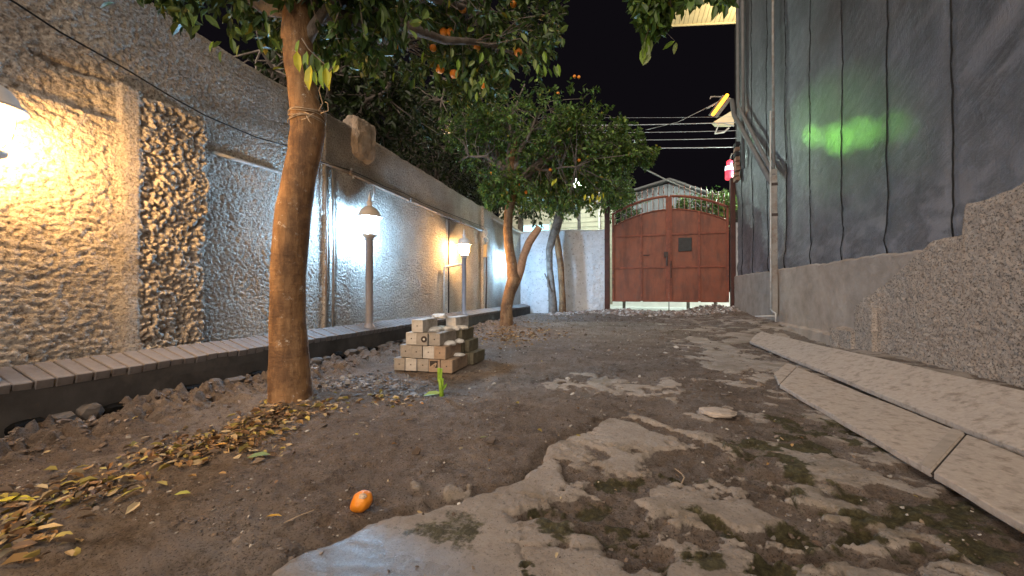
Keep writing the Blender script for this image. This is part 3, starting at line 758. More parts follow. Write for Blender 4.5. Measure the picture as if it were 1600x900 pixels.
# ------------------------------------------------------------------ gate
G0, G1, GMID = -0.50, 2.53, 1.065
gate = thing('yard_gate', 'rusty red double leaf metal gate with arched top and pickets', 'gate', (GMID, YB, 0))
def gl(x): return x - GMID
def arch(x, side, crest):
    t = (x - GMID) / 1.47
    return side + (crest - side) * (1 - abs(t) ** 2.0)
for (x0, x1, h) in ((-0.60, -0.46, 3.75), (2.53, 2.64, 3.55)):
    MB().box((gl(x0), -0.06, 0.0), (gl(x1), 0.08, h), bev=0.008).build('gate_post', M['gatepost'], gate)
for s in (-1, 1):
    xa, xb = (-0.40, 1.045) if s < 0 else (1.085, 2.49)
    n = 24; vs = []; zb = 0.385
    for yy in (0.0, 0.012):
        for i in range(n + 1):
            x = xa + (xb - xa) * i / n
            vs.append((gl(x), yy, zb)); vs.append((gl(x), yy, arch(x, 2.42, 2.83)))
    fs = []; o2 = 2 * (n + 1)
    for i in range(n):
        a = 2 * i; fs.append((a, a + 2, a + 3, a + 1)); fs.append((o2 + a, o2 + a + 1, o2 + a + 3, o2 + a + 2))
        fs.append((a + 1, a + 3, o2 + a + 3, o2 + a + 1)); fs.append((a, o2 + a, o2 + a + 2, a + 2))
    leaf = MB().add(vs, fs).build('gate_leaf', M['gate'], gate)
    fr = MB()
    for xs in (xa, xb - 0.055):
        fr.box((gl(xs), -0.035, zb - 0.02), (gl(xs) + 0.055, -0.002, arch(xs + 0.03, 2.77, 3.18)), bev=0.004)
    fr.build('stile', M['gateframe'], leaf)
    xm = 0.374 if s < 0 else 1.80
    MB().box((gl(xm) - 0.025, -0.028, zb), (gl(xm) + 0.025, -0.002, arch(xm, 2.42, 2.83)), bev=0.004).build('stile', M['gateframe'], leaf)
    for zr in (2.16, 1.285, zb):
        for (u0, u1) in ((xa + 0.057, xm - 0.027), (xm + 0.027, xb - 0.057)):
            MB().box((gl(u0), -0.026, zr - 0.022), (gl(u1), -0.002, zr + 0.022), bev=0.004).build('rail', M['gateframe'], leaf)
    def bar_arch(side, crest, r, nm, mm):
        pts = [(gl(xa + (xb - xa) * i / 20), -0.012, arch(xa + (xb - xa) * i / 20, side, crest)) for i in range(21)]
        MB().tube(pts, r, 6).build(nm, mm, leaf, True)
    bar_arch(2.42, 2.83, 0.018, 'panel_edge', M['gateframe']); bar_arch(2.77, 3.18, 0.034, 'arch_rail', M['gateframe'])
    nb = 10
    for i in range(nb):
        x = xa + 0.10 + (xb - xa - 0.2) * i / (nb - 1)
        z0, z1 = arch(x, 2.42, 2.83), arch(x, 2.77, 3.18) + 0.27
        bb = MB().tube([(gl(x), 0, z0), (gl(x), 0, z1 - 0.05)], 0.010, 6)
        bb.lathe([(0.001, z1 - 0.06), (0.022, z1 - 0.04), (0.012, z1), (0.001, z1 + 0.05)], (gl(x), 0, 0), 6)
        bb.lathe([(0.010, z1 - 0.17), (0.024, z1 - 0.15), (0.010, z1 - 0.13)], (gl(x), 0, 0), 6)
        bb.build('picket', M['gateframe'], leaf)
    for i in range(5):
        x = (xa + 0.14 + 0.152 * i) if s < 0 else (xb - 0.14 - 0.152 * i)
        zc = (arch(x, 2.42, 2.83) + 0.115)
        ring = [(gl(x) + 0.07 * math.cos(a), 0.004, zc + 0.07 * math.sin(a)) for a in np.linspace(0, 2 * math.pi, 15)]
        MB().tube(ring, 0.008, 5, cap=False).build('ring', M['iron'], leaf, True)
    if s > 0:
        MB().box((gl(1.30), -0.032, 1.70), (gl(1.62), -0.006, 2.06), bev=0.01, jit=0.004).build('dark_plate', M['darkplate'], leaf)
        MB().tube([(gl(1.11), -0.05, 1.0), (gl(1.11), -0.06, 1.3), (gl(1.115), -0.05, 1.45)], 0.012, 6).build('bolt', M['iron'], leaf)
    else:
        MB().box((gl(0.94), -0.07, 1.55), (gl(1.04), -0.036, 1.70), bev=0.01).build('lock', M['iron'], leaf)
        MB().tube([(gl(0.42), -0.05, 1.62), (gl(0.58), -0.06, 1.62)], 0.015, 6).build('bolt', M['iron'], leaf)
        MB().box((gl(0.99), -0.09, 1.33), (gl(1.03), -0.05, 1.56), bev=0.008).build('chain_lock', M['iron'], leaf)
MB().box((gl(1.030), -0.050, 0.37), (gl(1.062), -0.037, 3.17), bev=0.003).box((gl(1.064), -0.046, 0.37), (gl(1.098), -0.037, 3.17), bev=0.003).build('centre_cover', M['gateframe'], gate)
MB().tube([(gl(1.064), 0.0, 0.39), (gl(1.064), 0.0, 0.10)], 0.012, 6).build('drop_bolt', M['iron'], gate)
o = link('rubble_fragment', rock_mesh('rubble_fragment', (.12, .09, .09), 31, 2, .3, .5), M['stones']); bpy.data.objects.remove(o)

# ------------------------------------------------------------------ stones, rubble, gravel (stuff)
def unit_rock(seed, n=14):
    """an angular stone: convex hull of random points"""
    import bmesh
    r = random.Random(seed); b = bmesh.new()
    for _ in range(n):
        v = Vector((r.gauss(0, 1), r.gauss(0, 1), r.gauss(0, 1))).normalized() * r.uniform(0.75, 1.0); b.verts.new(v)
    res = bmesh.ops.convex_hull(b, input=b.verts)
    for g in [v for v in b.verts if not v.link_faces]: b.verts.remove(g)
    bmesh.ops.triangulate(b, faces=b.faces)
    b.verts.index_update()
    V = np.array([v.co[:] for v in b.verts]); F = np.array([[v.index for v in f.verts] for f in b.faces]); b.free()
    return V, F
ROCKS = [unit_rock(s, 10 + s % 5) for s in range(14)]
def scatter(name, pts, size, cols, mat, flat=0.6, label=None, sink=0.3, vari=0.35):
    Vs, Fs, Cs = [], [], []; off = 0
    for i, p in enumerate(pts):
        V, F = ROCKS[i % len(ROCKS)]
        s = size[i] * np.array([rng.uniform(.7, 1.3), rng.uniform(.7, 1.3), flat * rng.uniform(.7, 1.3)])
        a = rng.uniform(0, 6.28); t1 = rng.normal(0, vari); t2 = rng.normal(0, vari)
        Rm = np.array(Matrix.Rotation(a, 3, 'Z') @ Matrix.Rotation(t1, 3, 'X') @ Matrix.Rotation(t2, 3, 'Y'))
        Q = (V * s) @ Rm.T + np.array([p[0], p[1], p[2] + s[2] * (1 - 2 * sink) * 0.8])
        Vs.append(Q); Fs.append(F + off); off += len(V)
        c = np.array(cols[rng.integers(len(cols))]) * rng.uniform(.7, 1.25); Cs.append(np.repeat(c[None], len(V), 0))
    o = link(name, np_mesh(name, np.concatenate(Vs), np.concatenate(Fs), np.concatenate(Cs), smooth=False), mat)
    tag(o, label, name.replace('_', ' '), None, 'stuff'); return o
def gpts(x, y):
    x = np.asarray(x); y = np.asarray(y); return np.stack([x, y, ground_h(x, y)[0]], -1)
# rubble heap in front of the gate
n = 2600
x = rng.uniform(-2.1, 2.55, n); y = 10.45 + rng.normal(0, 0.42, n); y = np.clip(y, 9.0, 11.1)
keep = (y > 9.75 + 0.35 * np.abs(np.sin(x * 1.7))) | (rng.random(n) < 0.12)
x, y = x[keep], y[keep]
P = gpts(x, y)
heap = 0.08 * np.exp(-((x + 0.15) / 0.45) ** 2) * np.exp(-((y - 10.75) / 0.35) ** 2) + 0.14 * np.exp(-((x - 2.0) / 0.6) ** 2) * np.exp(-((y - 10.8) / 0.35) ** 2)
P[:, 2] += heap * rng.uniform(0.3, 1.0, len(x))
scatter('rubble', P, rng.uniform(.018, .062, len(x)), [(.28, .26, .24), (.38, .35, .33), (.24, .19, .16), (.50, .47, .45), (.32, .25, .22)], M['stones'], 0.7, 'heap of broken stone rubble in front of the red gate')
# gravel across the yard
n = 13000
x = rng.uniform(-2.6, 2.4, n); y = 0.75 + 9.5 * rng.random(n) ** 1.9
P = gpts(x, y); _, C_, _, _ = ground_h(x, y)
keep = (C_ < 0.5) | (rng.random(n) < 0.04)
P = P[keep]
sz = rng.gamma(2.0, 0.0016, len(P)) + 0.0016
big = rng.random(len(P)) < 0.03; sz[big] *= 2.3
scatter('gravel', P, sz * (0.7 + 0.16 * P[:, 1]), [(.16, .13, .11), (.24, .20, .17), (.13, .10, .08), (.40, .37, .33), (.17, .13, .10), (.10, .075, .06)], M['stones'], 0.6, 'small gravel and grit strewn over the brown earth of the yard')
# broken grey chips beside the near tree and under the white wall
xs, ys = [], []
for (cx, cy, rx, ry, k) in ((560, 600, 90, 16, 330), (640, 612, 60, 14, 130), (870, 497, 60, 8, 300), (760, 520, 60, 12, 160)):
    for _ in range(k):
        p = onZ(cx + random.gauss(0, rx * .5), cy + random.gauss(0, ry * .5)); xs.append(p.x); ys.append(min(p.y, 10.9))
scatter('stone_chips', gpts(xs, ys), rng.uniform(.007, .026, len(xs)), [(.17, .18, .20), (.24, .25, .27), (.30, .30, .30), (.12, .12, .13)], M['stones'], 0.35, 'grey broken stone chips on the earth between the near tree and the block stack')
# clods of earth along the kerb
n = 1500
x = -2.64 + np.abs(rng.normal(0, 0.22, n)); y = 0.85 + 6.5 * rng.random(n) ** 1.4
x = np.minimum(x, -1.9); P = gpts(x, y)
scatter('earth_clods', P, rng.gamma(2.0, .0048, n) + .003, [(.13, .10, .082), (.18, .145, .12), (.23, .19, .165), (.10, .075, .06)], M['stones'], 0.7, 'crumbly clods of earth heaped along the foot of the kerb', 0.45)
# rough footing stones under the kerb, each one a stone of the kerb
ft = []
y = 1.0; k = 0
while y < 4.6:
    L = random.uniform(.09, .2)
    o = link('footing_stone', rock_mesh('footing_stone', (.05, L / 2, random.uniform(.032, .05)), 60 + k, 2, .22, .6), M['mortar'] if k % 3 else M['stones'], kerb)
    o.location = (KX + 0.01 + random.uniform(-.015, .012), y + L / 2, 0.012 + random.uniform(-.012, .01)); y += L * random.uniform(.85, 1.1); k += 1

# ------------------------------------------------------------------ leaves
LV = np.array([(0, 0, 0), (.28, .40, .06), (.28, -.40, .06), (.66, .42, .04), (.66, -.42, .04), (1, 0, -.10), (.28, 0, -.03), (.66, 0, -.03)])
LF = np.array([(0, 6, 1), (0, 2, 6), (1, 6, 7), (1, 7, 3), (6, 2, 4), (6, 4, 7), (3, 7, 5), (7, 4, 5)])
def leaves_mesh(name, base, direc, norm, length, width, col, curl=0.0):
    """vectorised leaf builder: arrays (n,3)"""
    n = len(base)
    d = direc / np.linalg.norm(direc, axis=1, keepdims=True)
    s = np.cross(norm, d); s /= np.linalg.norm(s, axis=1, keepdims=True) + 1e-9
    u = np.cross(d, s)
    L = LV[None]
    X = L[..., 0:1] * length[:, None, None] * d[:, None]
    Y = L[..., 1:2] * width[:, None, None] * s[:, None]
    zz = L[..., 2:3] + np.asarray(curl).reshape(-1, 1, 1) * (np.abs(L[..., 1:2]) * 2 - 0.1) if np.ndim(curl) else L[..., 2:3]
    Zc = zz * length[:, None, None] * u[:, None]
    V = (base[:, None] + X + Y + Zc).reshape(-1, 3)
    F = (LF[None] + np.arange(n)[:, None, None] * 8).reshape(-1, 3)
    C = np.repeat(col, 8, 0)
    return np_mesh(name, V, F, C, smooth=False)
GREENS = np.array([(.032, .062, .012), (.045, .085, .016), (.060, .105, .022), (.024, .048, .010), (.085, .125, .024)])
def leaf_cols(n, bright=1.0, yellow=0.01):
    c = GREENS[rng.integers(len(GREENS), size=n)] * rng.uniform(.65, 1.35, (n, 1)) * bright
    m = rng.random(n) < yellow; c[m] = np.array((.32, .28, .03)) * rng.uniform(.6, 1.1, (m.sum(), 1)); return c
def crown(name, parent, tips_fn, ntw, limbs, leaf_len, per=14, bright=1.0, yellow=0.01, mat=None, twig_r=0.004, reject=None, droop=0.5, bark=None):
    """twigs spread through the crown's volume, each hung on the nearest limb point, with leaves along it"""
    limb_pts = np.array([p for L in limbs for p in L])
    B, D, N, Ln = [], [], [], []
    tw = MB()
    for i in range(ntw):
        c = tips_fn()
        if c is None: continue
        c = np.array(c)
        k = np.argmin(np.linalg.norm(limb_pts - c, axis=1)); a = limb_pts[k]
        dv = c - a; dist = np.linalg.norm(dv)
        outd = dv / (dist + 1e-6) + rng.normal(0, .5, 3); outd[2] -= droop * rng.uniform(0, 1.3); outd /= np.linalg.norm(outd)
        TL = leaf_len * rng.uniform(2.4, 4.2)
        e = c + outd * TL + np.array([0, 0, -0.12 * TL])
        if i % 3 == 0 and dist < 1.2:
            m = (a + c) / 2 + rng.normal(0, .04, 3)
            if reject is None or not reject(np.array([a, m, c, e])).any():
                tw.tube([a, m, c, e], [twig_r * 1.6, twig_r * 1.3, twig_r, twig_r * .4], 4, False)
        kk = max(4, int(per * rng.uniform(.6, 1.3)))
        t = np.sort(rng.random(kk)); bp = c + (e - c) * t[:, None] + rng.normal(0, leaf_len * .10, (kk, 3))
        ax = np.cross(outd, rng.normal(0, 1, 3)); ax /= np.linalg.norm(ax) + 1e-9
        for j in range(kk):
            sd = (1 if j % 2 else -1)
            dd = outd * rng.uniform(.4, 1.0) + ax * sd * rng.uniform(.4, 1.0) + rng.normal(0, .28, 3); dd[2] -= droop * rng.uniform(.2, .9)
            B.append(bp[j]); D.append(dd)
            nn = rng.normal(0, .5, 3); nn[2] += .8; N.append(nn)
    B, D, N = np.array(B), np.array(D), np.array(N)
    if reject is not None:
        m = ~reject(B + D / np.linalg.norm(D, axis=1, keepdims=True) * leaf_len * .5)
        B, D, N = B[m], D[m], N[m]
    n = len(B); Ln = leaf_len * rng.uniform(.6, 1.2, n)
    cols = leaf_cols(n, bright, yellow)
    me = leaves_mesh(name, B, D, N, Ln, Ln * rng.uniform(.42, .56, n), cols)
    o = link(name, me, mat or M['leaf'], parent); o['kind'] = 'stuff'
    if tw.v: tw.build('twigs', bark or M['bark_grey'], parent, False)['kind'] = 'stuff'
    return o
def limb(a, b, n=7, sag=0.1, wob=0.06):
    a, b = np.array(a, float), np.array(b, float); out = []
    r = rng.normal(0, 1, 3)
    for i in range(n):
        t = i / (n - 1); out.append(a + (b - a) * t + np.array([0, 0, sag * math.sin(math.pi * t)]) + r * wob * math.sin(math.pi * t) + rng.normal(0, wob * .25, 3) * (0 < i < n - 1))
    return out
def ell(c, r, hollow=0.0, shell=0.5):
    c, r = np.array(c), np.array(r)
    def f():
        v = rng.normal(0, 1, 3); v /= np.linalg.norm(v)
        q = (hollow + (1 - hollow) * rng.random() ** shell) * (0.86 + 0.22 * math.sin(v[0] * 5 + c[0]) * math.cos(v[1] * 4 + v[2] * 5))
        return c + v * r * q
    return f
def multi(fs, ws):
    ws = np.array(ws, float); ws /= ws.sum()
    return lambda: fs[rng.choice(len(fs), p=ws)]()

def pe(px, py, d, rx, ry, rd, hol=.0):
    """an ellipsoid whose size is given in pixels at its distance"""
    return ell(atd(px, py, d), (rx / 600 * d, rd, ry / 600 * d), hol)
# an orange as a shared mesh
def orange_mesh(name='orange', r=0.036):
    b = MB(); pr = [(0.001, -r * .96)] + [(r * math.cos(a), r * math.sin(a) * .96) for a in np.linspace(-1.45, 1.45, 11)] + [(0.001, r * .93)]
    b.lathe(pr, (0, 0, 0), 16); me = b.mesh(name, True); me.materials.append(M['orange']); return me
OR = orange_mesh()
def orange(parent, p, s=1.0):
    o = bpy.data.objects.new('orange', OR); COL.objects.link(o); o.parent = parent; o.location = Vector(p) - parent.location
    o.rotation_euler = (random.random(), random.random(), random.random()); o.scale = (s, s, s)
leaf_meshes = {}
def single_leaf_mesh(kind):
    if kind not in leaf_meshes:
        c = {'green': (.075, .125, .020), 'yellow': (.42, .40, .03), 'lime': (.16, .26, .03), 'pale': (.17, .22, .07), 'deep': (.035, .075, .014)}[kind]
        me = leaves_mesh('leaf', np.zeros((1, 3)), np.array([[0, 0, -1.0]]), np.array([[0, -1.0, 0.1]]), np.array([1.0]), np.array([.44]), np.array([c]))
        me.materials.append(M['leaf']); leaf_meshes[kind] = me
    return leaf_meshes[kind]
def put_leaf(parent, p, length, tilt, kind, yaw=None, pitch=0.0):
    o = bpy.data.objects.new('leaf', single_leaf_mesh(kind)); COL.objects.link(o); o.parent = parent
    o.location = Vector(p) - parent.location; o.scale = (length,) * 3
    o.rotation_euler = (pitch, tilt, YAW + (random.uniform(-.7, .7) if yaw is None else yaw))

# ------------------------------------------------------------------ near tree
D1 = 2.2
def P1(px, py, d=D1): return atd(px, py, d)
T1 = atd(455, 632, D1); T1.z = 0
tree1 = thing('orange_tree', 'near orange tree with tall leaning orange-brown trunk bound with twine', 'tree', (T1.x, T1.y, 0))
L1 = lambda v: Vector(v) - tree1.location
spec = [(456, 672, 52), (456, 648, 41), (456, 632, 35), (455, 614, 30.5), (453, 560, 27.5), (450, 500, 25.5), (450, 440, 25), (453, 380, 25), (459, 325, 25), (467, 280, 24), (475, 240, 23.5), (480, 205, 24), (479, 182, 25), (474, 158, 22), (470, 125, 20.5), (466, 95, 21), (462, 60, 22), (462, 20, 20), (464, -30, 17)]
pts = [L1(P1(a, b)) for a, b, c in spec]; rad = [c / 600 * D1 for a, b, c in spec]
# densify
dp, dr = [], []
for i in range(len(pts) - 1):
    for k in range(5):
        t = k / 5; dp.append(pts[i].lerp(pts[i + 1], t)); dr.append(rad[i] * (1 - t) + rad[i + 1] * t)
dp.append(pts[-1]); dr.append(rad[-1])
MB().tube(dp, dr, 36, True, 0.035, 1.3).build('trunk', M['bark'], tree1, True)
tb = Vector(P1(462, 10))
ends = [(-3.1, 2.0, 3.2), (-2.4, 3.9, 3.5), (-1.2, 3.6, 3.4), (-0.8, 2.4, 3.3), (-2.6, 1.2, 3.2), (-1.6, 2.9, 4.1), (-1.5, 1.2, 3.5), (-2.0, 3.2, 2.95), (-1.0, 3.6, 2.95)]
limbs = [limb(tb, e, 8, .12, .08) for e in ends]
limbs.append(limb(tb, (0.35, 2.75, 3.1), 9, .55, .05))
lm = MB()
for L in limbs: lm.tube([L1(p) for p in L], [.055 * (1 - .75 * i / (len(L) - 1)) for i in range(len(L))], 8, True, .06, 3)
br = [P1(472, 70), P1(488, 40), P1(505, 15), P1(525, -12), P1(560, -60)]
lm.tube([L1(p) for p in br], [.035, .03, .026, .02, .015], 8)
lm.build('branch', M['bark_grey'], tree1, True)
def rej1(p):
    px, py, fw = pix(p[:, 0], p[:, 1], p[:, 2])
    wallhit = (p[:, 0] < WX + 0.16) & (p[:, 2] < 2.75)
    near = (fw < 1.3) & (fw > -0.5)
    # the foliage's lower outline
    lim = np.interp(px, [0, 240, 262, 300, 330, 390, 430, 450, 520, 560, 640, 700, 750, 800, 850, 880, 900, 1020, 1100, 1145],
                    [-20, -10, 45, 42, 30, 62, 90, 92, 90, 120, 110, 150, 175, 120, 118, 70, -30, -30, -30, -30])
    lim = lim + 14 * np.sin(px * 0.09) + 10 * np.sin(px * 0.23 + 1)
    low = (fw > 0) & (py > lim) & (px > -100)
    return wallhit | near | low
cA = ell((-2.15, 2.9, 3.25), (1.25, 1.6, 0.95), .25)
cB = ell((-1.3, 3.5, 3.05), (1.0, .9, .8), .1); cC = ell((-2.5, 1.7, 2.75), (.6, .8, .6), .1)
cD = ell((-1.75, 1.9, 2.55), (.55, .5, .40), .0)
wpos = lambda L: [tuple(p) for p in L]
def shift(me_obj, t):
    me_obj.location = -t.location
crn = crown('crown', tree1, multi([cA, cB, cC, cD], [5, 3, 2.0, 1.6]), 1500, limbs, 0.082, 13, 1.0, .012, reject=rej1, droop=.55)
crn.location = -tree1.location
for ch in tree1.children:
    if ch.name.startswith('twigs'): ch.location = -tree1.location
# overhanging sprig at top right
sp = []
def rej2(p):
    px, py, fw = pix(p[:, 0], p[:, 1], p[:, 2])
    lim = np.interp(px, [960, 985, 1000, 1022, 1040, 1055, 1080, 1105, 1125, 1145, 1200], [-60, 12, 40, 60, 48, 14, 8, -2, 12, 8, -60])
    return (py > lim) | (fw < 1.5)
cS = multi([pe(1022, -5, 2.5, 48, 45, .25), pe(1110, -25, 2.6, 45, 25, .25)], [3, 1.3])
o = crown('sprig_crown', tree1, cS, 190, [limbs[-1]], 0.085, 12, 1.5, .03, reject=rej2, droop=.7)
for ch in tree1.children:
    if ch.name.startswith('twigs') or ch.name.startswith('sprig_crown'): ch.location = -tree1.location
# single foreground leaves
for (px, py, l, t, k) in ((462, 78, 32, -.1, 'yellow'), (478, 78, 30, .1, 'lime'), (484, 100, 38, .15, 'yellow'), (494, 92, 24, -.2, 'green'), (502, 100, 36, .05, 'lime'), (508, 104, 30, -.05, 'yellow'),
                          (512, 95, 22, .3, 'lime'), (517, 108, 32, .35, 'yellow'), (524, 92, 22, .6, 'lime'), (487, 80, 30, .0, 'deep'), (475, 95, 26, -.2, 'deep'), (466, 60, 22, .4, 'lime'),
                          (498, 84, 24, .2, 'green'), (490, 108, 24, -.1, 'lime'), (528, 100, 16, .5, 'yellow')):
    put_leaf(tree1, P1(px, py, 2.05 + random.uniform(-.06, .06)), l / 600 * 2.05, t, k)
MB().tube([L1(P1(470, 58, 2.06)), L1(P1(480, 74, 2.05)), L1(P1(492, 86, 2.05)), L1(P1(505, 98, 2.05)), L1(P1(518, 106, 2.05))], [.004, .0035, .003, .0025, .002], 5).build('twig', M['bark_grey'], tree1, True)
for (px, py, l, t, k) in ((1008, 62, 36, -.1, 'pale'), (1014, 52, 34, .2, 'lime'), (1020, 60, 30, .35, 'pale'), (1001, 40, 32, -.3, 'green'), (1006, 72, 26, .05, 'lime'), (1018, 82, 22, .6, 'pale'), (1056, 62, 20, 1.3, 'lime'),
                          (1058, 64, 18, .2, 'pale'), (1030, 34, 34, .15, 'green'), (1024, 22, 36, -.1, 'lime'), (1040, 20, 34, .3, 'green'), (1050, 8, 30, .1, 'lime'), (1012, 20, 36, -.4, 'lime'), (1000, 8, 34, -.5, 'green'),
                          (1120, 4, 26, .2, 'green'), (1130, 2, 24, -.3, 'lime'), (1137, 4, 22, .1, 'deep'), (1085, -6, 26, .2, 'green'), (1065, 0, 28, -.2, 'green')):
    put_leaf(tree1, atd(px, py, 2.4), l / 600 * 2.4, t, k)
MB().tube([L1(Vector(limbs[-1][-1])), L1(atd(1045, -60, 2.5)), L1(atd(1030, 0, 2.42)), L1(atd(1018, 36, 2.4)), L1(atd(1008, 62, 2.4))], [.012, .008, .005, .003, .002], 6).tube([L1(atd(1030, 10, 2.42)), L1(atd(1042, 48, 2.4)), L1(atd(1056, 62, 2.4))], [.003, .002, .0015], 5).build('twig', M['bark_grey'], tree1, True)
for (px, py) in [(265 + random.uniform(-20, 200), 30 + random.uniform(-20, 50)) for _ in range(34)] + [(random.uniform(520, 870), random.uniform(10, 130)) for _ in range(60)]:
    lim = 40 if px < 330 else (95 if px < 560 else 140)
    if py < lim: put_leaf(tree1, atd(px, py, random.uniform(2.1, 2.5) if px < 500 else random.uniform(2.6, 3.3)), random.uniform(.065, .095), random.uniform(-.9, .9), random.choice(['green', 'green', 'deep', 'pale', 'lime']))
for (px, py) in ((742, 122), (735, 118), (748, 130), (752, 124), (739, 132), (728, 126), (756, 118), (760, 134), (745, 142), (733, 138), (850, 78), (842, 98), (856, 104), (866, 100), (872, 98), (836, 90), (600, 38), (556, 30), (566, 28)):
    put_leaf(tree1, atd(px, py, 2.9), random.uniform(.07, .10), random.uniform(-.8, .9), random.choice(['pale', 'green', 'lime']))
for (px, py, s) in ((619, 76, 1), (619, 12, .95), (603, 3, .95), (666, 43, .85), (693, 48, 1), (703, 48, .9), (722, 11, 1), (745, 70, 1.05), (676, 73, .85), (687, 106, 1.1), (709, 114, 1.05), (755, 133, .7), (810, 80, 1), (471, 33, .9), (465, 36, .8), (802, 4, .8)):
    orange(tree1, atd(px, py, 3.35 if px > 500 else 2.3), s if px > 500 else .75 * s)
# twine round the trunk
for i in range(6):
    c = P1(479.5 - i * .25, 177 + i * 3.1); r = 25.3 / 600 * D1 + .003
    ring = [L1(c) + Vector((r * math.cos(a), r * math.sin(a), .010 * math.sin(a * 1 + i * 1.7) + .006 * math.sin(3 * a + i))) for a in np.linspace(0, 2 * math.pi, 30)]
    MB().tube(ring, .0024, 5, False).build('twine', M['twine'], tree1, True)
kn = MB()
for pa in ([(497, 172), (503, 160), (497, 140), (505, 118), (522, 100)], [(500, 176), (512, 172), (511, 160), (507, 158)], [(478, 180), (482, 188), (486, 192)], [(490, 176), (484, 178), (474, 174)], [(470, 186), (477, 184), (487, 178)]):
    kn.tube([L1(P1(a, b, D1 - .11)) for a, b in pa], .0027, 5)
kn.build('twine_knot', M['twine'], tree1, True)

# ------------------------------------------------------------------ second tree (forked)
T2 = onZ(790, 512, .04); D2 = 6.9
tree2 = thing('orange_tree', 'middle orange tree with forked trunk and one sawn-off limb, by the end lamps', 'tree', (T2.x, T2.y, 0))
L2 = lambda v: Vector(v) - tree2.location
def dense(sp, D, L, seg=4):
    dp, dr = [], []
    q = [(L(atd(a, b, D)), c / 600 * D) for a, b, c in sp]
    for i in range(len(q) - 1):
        for k in range(seg):
            t = k / seg; dp.append(q[i][0].lerp(q[i + 1][0], t)); dr.append(q[i][1] * (1 - t) + q[i + 1][1] * t)
    dp.append(q[-1][0]); dr.append(q[-1][1]); return dp, dr
a, r = dense([(790, 530, 13), (791, 508, 10.5), (791, 480, 9), (797, 455, 9.5), (804, 435, 11), (800, 415, 8), (796, 390, 7.5), (793, 360, 7.5), (795, 330, 7), (799, 305, 7.5), (797, 280, 6), (800, 250, 5.5), (806, 215, 4)], D2, L2)
MB().tube(a, r, 20, True, .06, 2.1).build('trunk', M['bark'], tree2, True)
a, r = dense([(806, 440, 8), (813, 420, 7), (818, 400, 6), (826, 380, 6), (836, 365, 6), (843, 355, 5.5)], D2, L2)
MB().tube(a, r, 14, True, .08, 5).build('sawn_limb', M['cutwood'], tree2, True)
tb2 = atd(800, 290, D2)
lim2 = [limb(tb2, atd(px, py, d), 8, .15, .1) for px, py, d in ((720, 250, 6.6), (760, 190, 7.4), (860, 170, 7.0), (940, 200, 7.3), (990, 235, 7.2), (900, 260, 6.6), (850, 230, 8.0), (740, 220, 7.8), (820, 130, 7.2))]
lm = MB()
for L in lim2: lm.tube([L2(p) for p in L], [.05 * (1 - .78 * i / 7) for i in range(8)], 7, True, .06, 3)
lm.build('branch', M['bark_grey'], tree2, True)
def rejT2(p):
    px, py, fw = pix(p[:, 0], p[:, 1], p[:, 2])
    lim = np.interp(px, [640, 700, 735, 760, 790, 815, 850, 900, 950, 985, 1010, 1035], [215, 240, 290, 322, 330, 328, 345, 340, 330, 270, 262, 235])
    tp_ = np.interp(px, [600, 760, 850, 900, 960, 1000, 1035], [60, 70, 90, 120, 155, 200, 232])
    gap = (((px - 893) / 22) ** 2 + ((py - 285) / 13) ** 2 < 1) & (rng.random(len(px)) < .3)
    gap |= (((px - 835) / 24) ** 2 + ((py - 340) / 12) ** 2 < 1)
    return (py > lim + 8 * np.sin(px * .15)) | (py < tp_ + 7 * np.sin(px * .2)) | ((p[:, 0] < WX + .1) & (p[:, 2] < 2.7)) | gap | (px > 1036)
tips2 = multi([pe(860, 215, 7.0, 110, 75, 1.1), pe(760, 200, 7.2, 80, 80, 1.0), pe(945, 235, 7.2, 75, 50, .9), pe(790, 290, 6.7, 55, 35, .6), pe(880, 290, 7.2, 90, 40, .8), pe(1000, 238, 7.1, 30, 18, .4)], [5, 4, 3.2, 1.6, 3, .8])
crown('crown', tree2, tips2, 1900, lim2, 0.085, 13, 1.7, .02, reject=rejT2, droop=.45, twig_r=.005)
crown_objs = [ch for ch in tree2.children if ch.name.startswith(('crown', 'twigs'))]
for ch in crown_objs: ch.location = -tree2.location
for (px, py) in ((813, 288), (822, 300), (768, 270), (860, 265), (905, 250), (898, 118), (905, 119), (872, 145)):
    orange(tree2, atd(px, py, 6.6), .8)
for (px, py) in ((915, 303), (921, 308), (926, 302), (934, 304), (939, 306), (942, 300), (866, 281), (870, 278)):
    put_leaf(tree2, atd(px, py, 6.4), .11, random.uniform(-.5, .5), 'yellow')

# ------------------------------------------------------------------ third tree (two stems at the back wall)
D3 = 10.5
T3 = onZ(866, 490, .02)
T3 = Vector((atd(866, 490, D3).x, atd(866, 490, D3).y, 0))
tree3 = thing('orange_tree', 'far tree with two grey stems standing against the whitewashed wall', 'tree', (T3.x, T3.y, 0))
L3 = lambda v: Vector(v) - tree3.location
a, r = dense([(864, 498, 8), (864, 475, 6.5), (862, 450, 5.5), (859, 420, 5), (858, 390, 5.5), (866, 365, 7), (872, 345, 7), (876, 325, 6)], D3, L3)
MB().tube(a, r, 14, True, .08, 1).build('trunk', M['bark_grey'], tree3, True)
a, r = dense([(879, 496, 6), (879, 470, 5.5), (878, 445, 5), (876, 415, 5), (872, 385, 5), (868, 366, 5)], D3, L3)
MB().tube(a, r, 12, True, .08, 4).build('trunk', M['bark'], tree3, True)
a, r = dense([(862, 455, 2), (857, 447, 2), (856, 438, 1.5), (851, 427, 1)], D3 - .1, L3)
MB().tube(a, r, 7, True).build('stub', M['bark_grey'], tree3, True)
tb3 = atd(876, 330, D3)
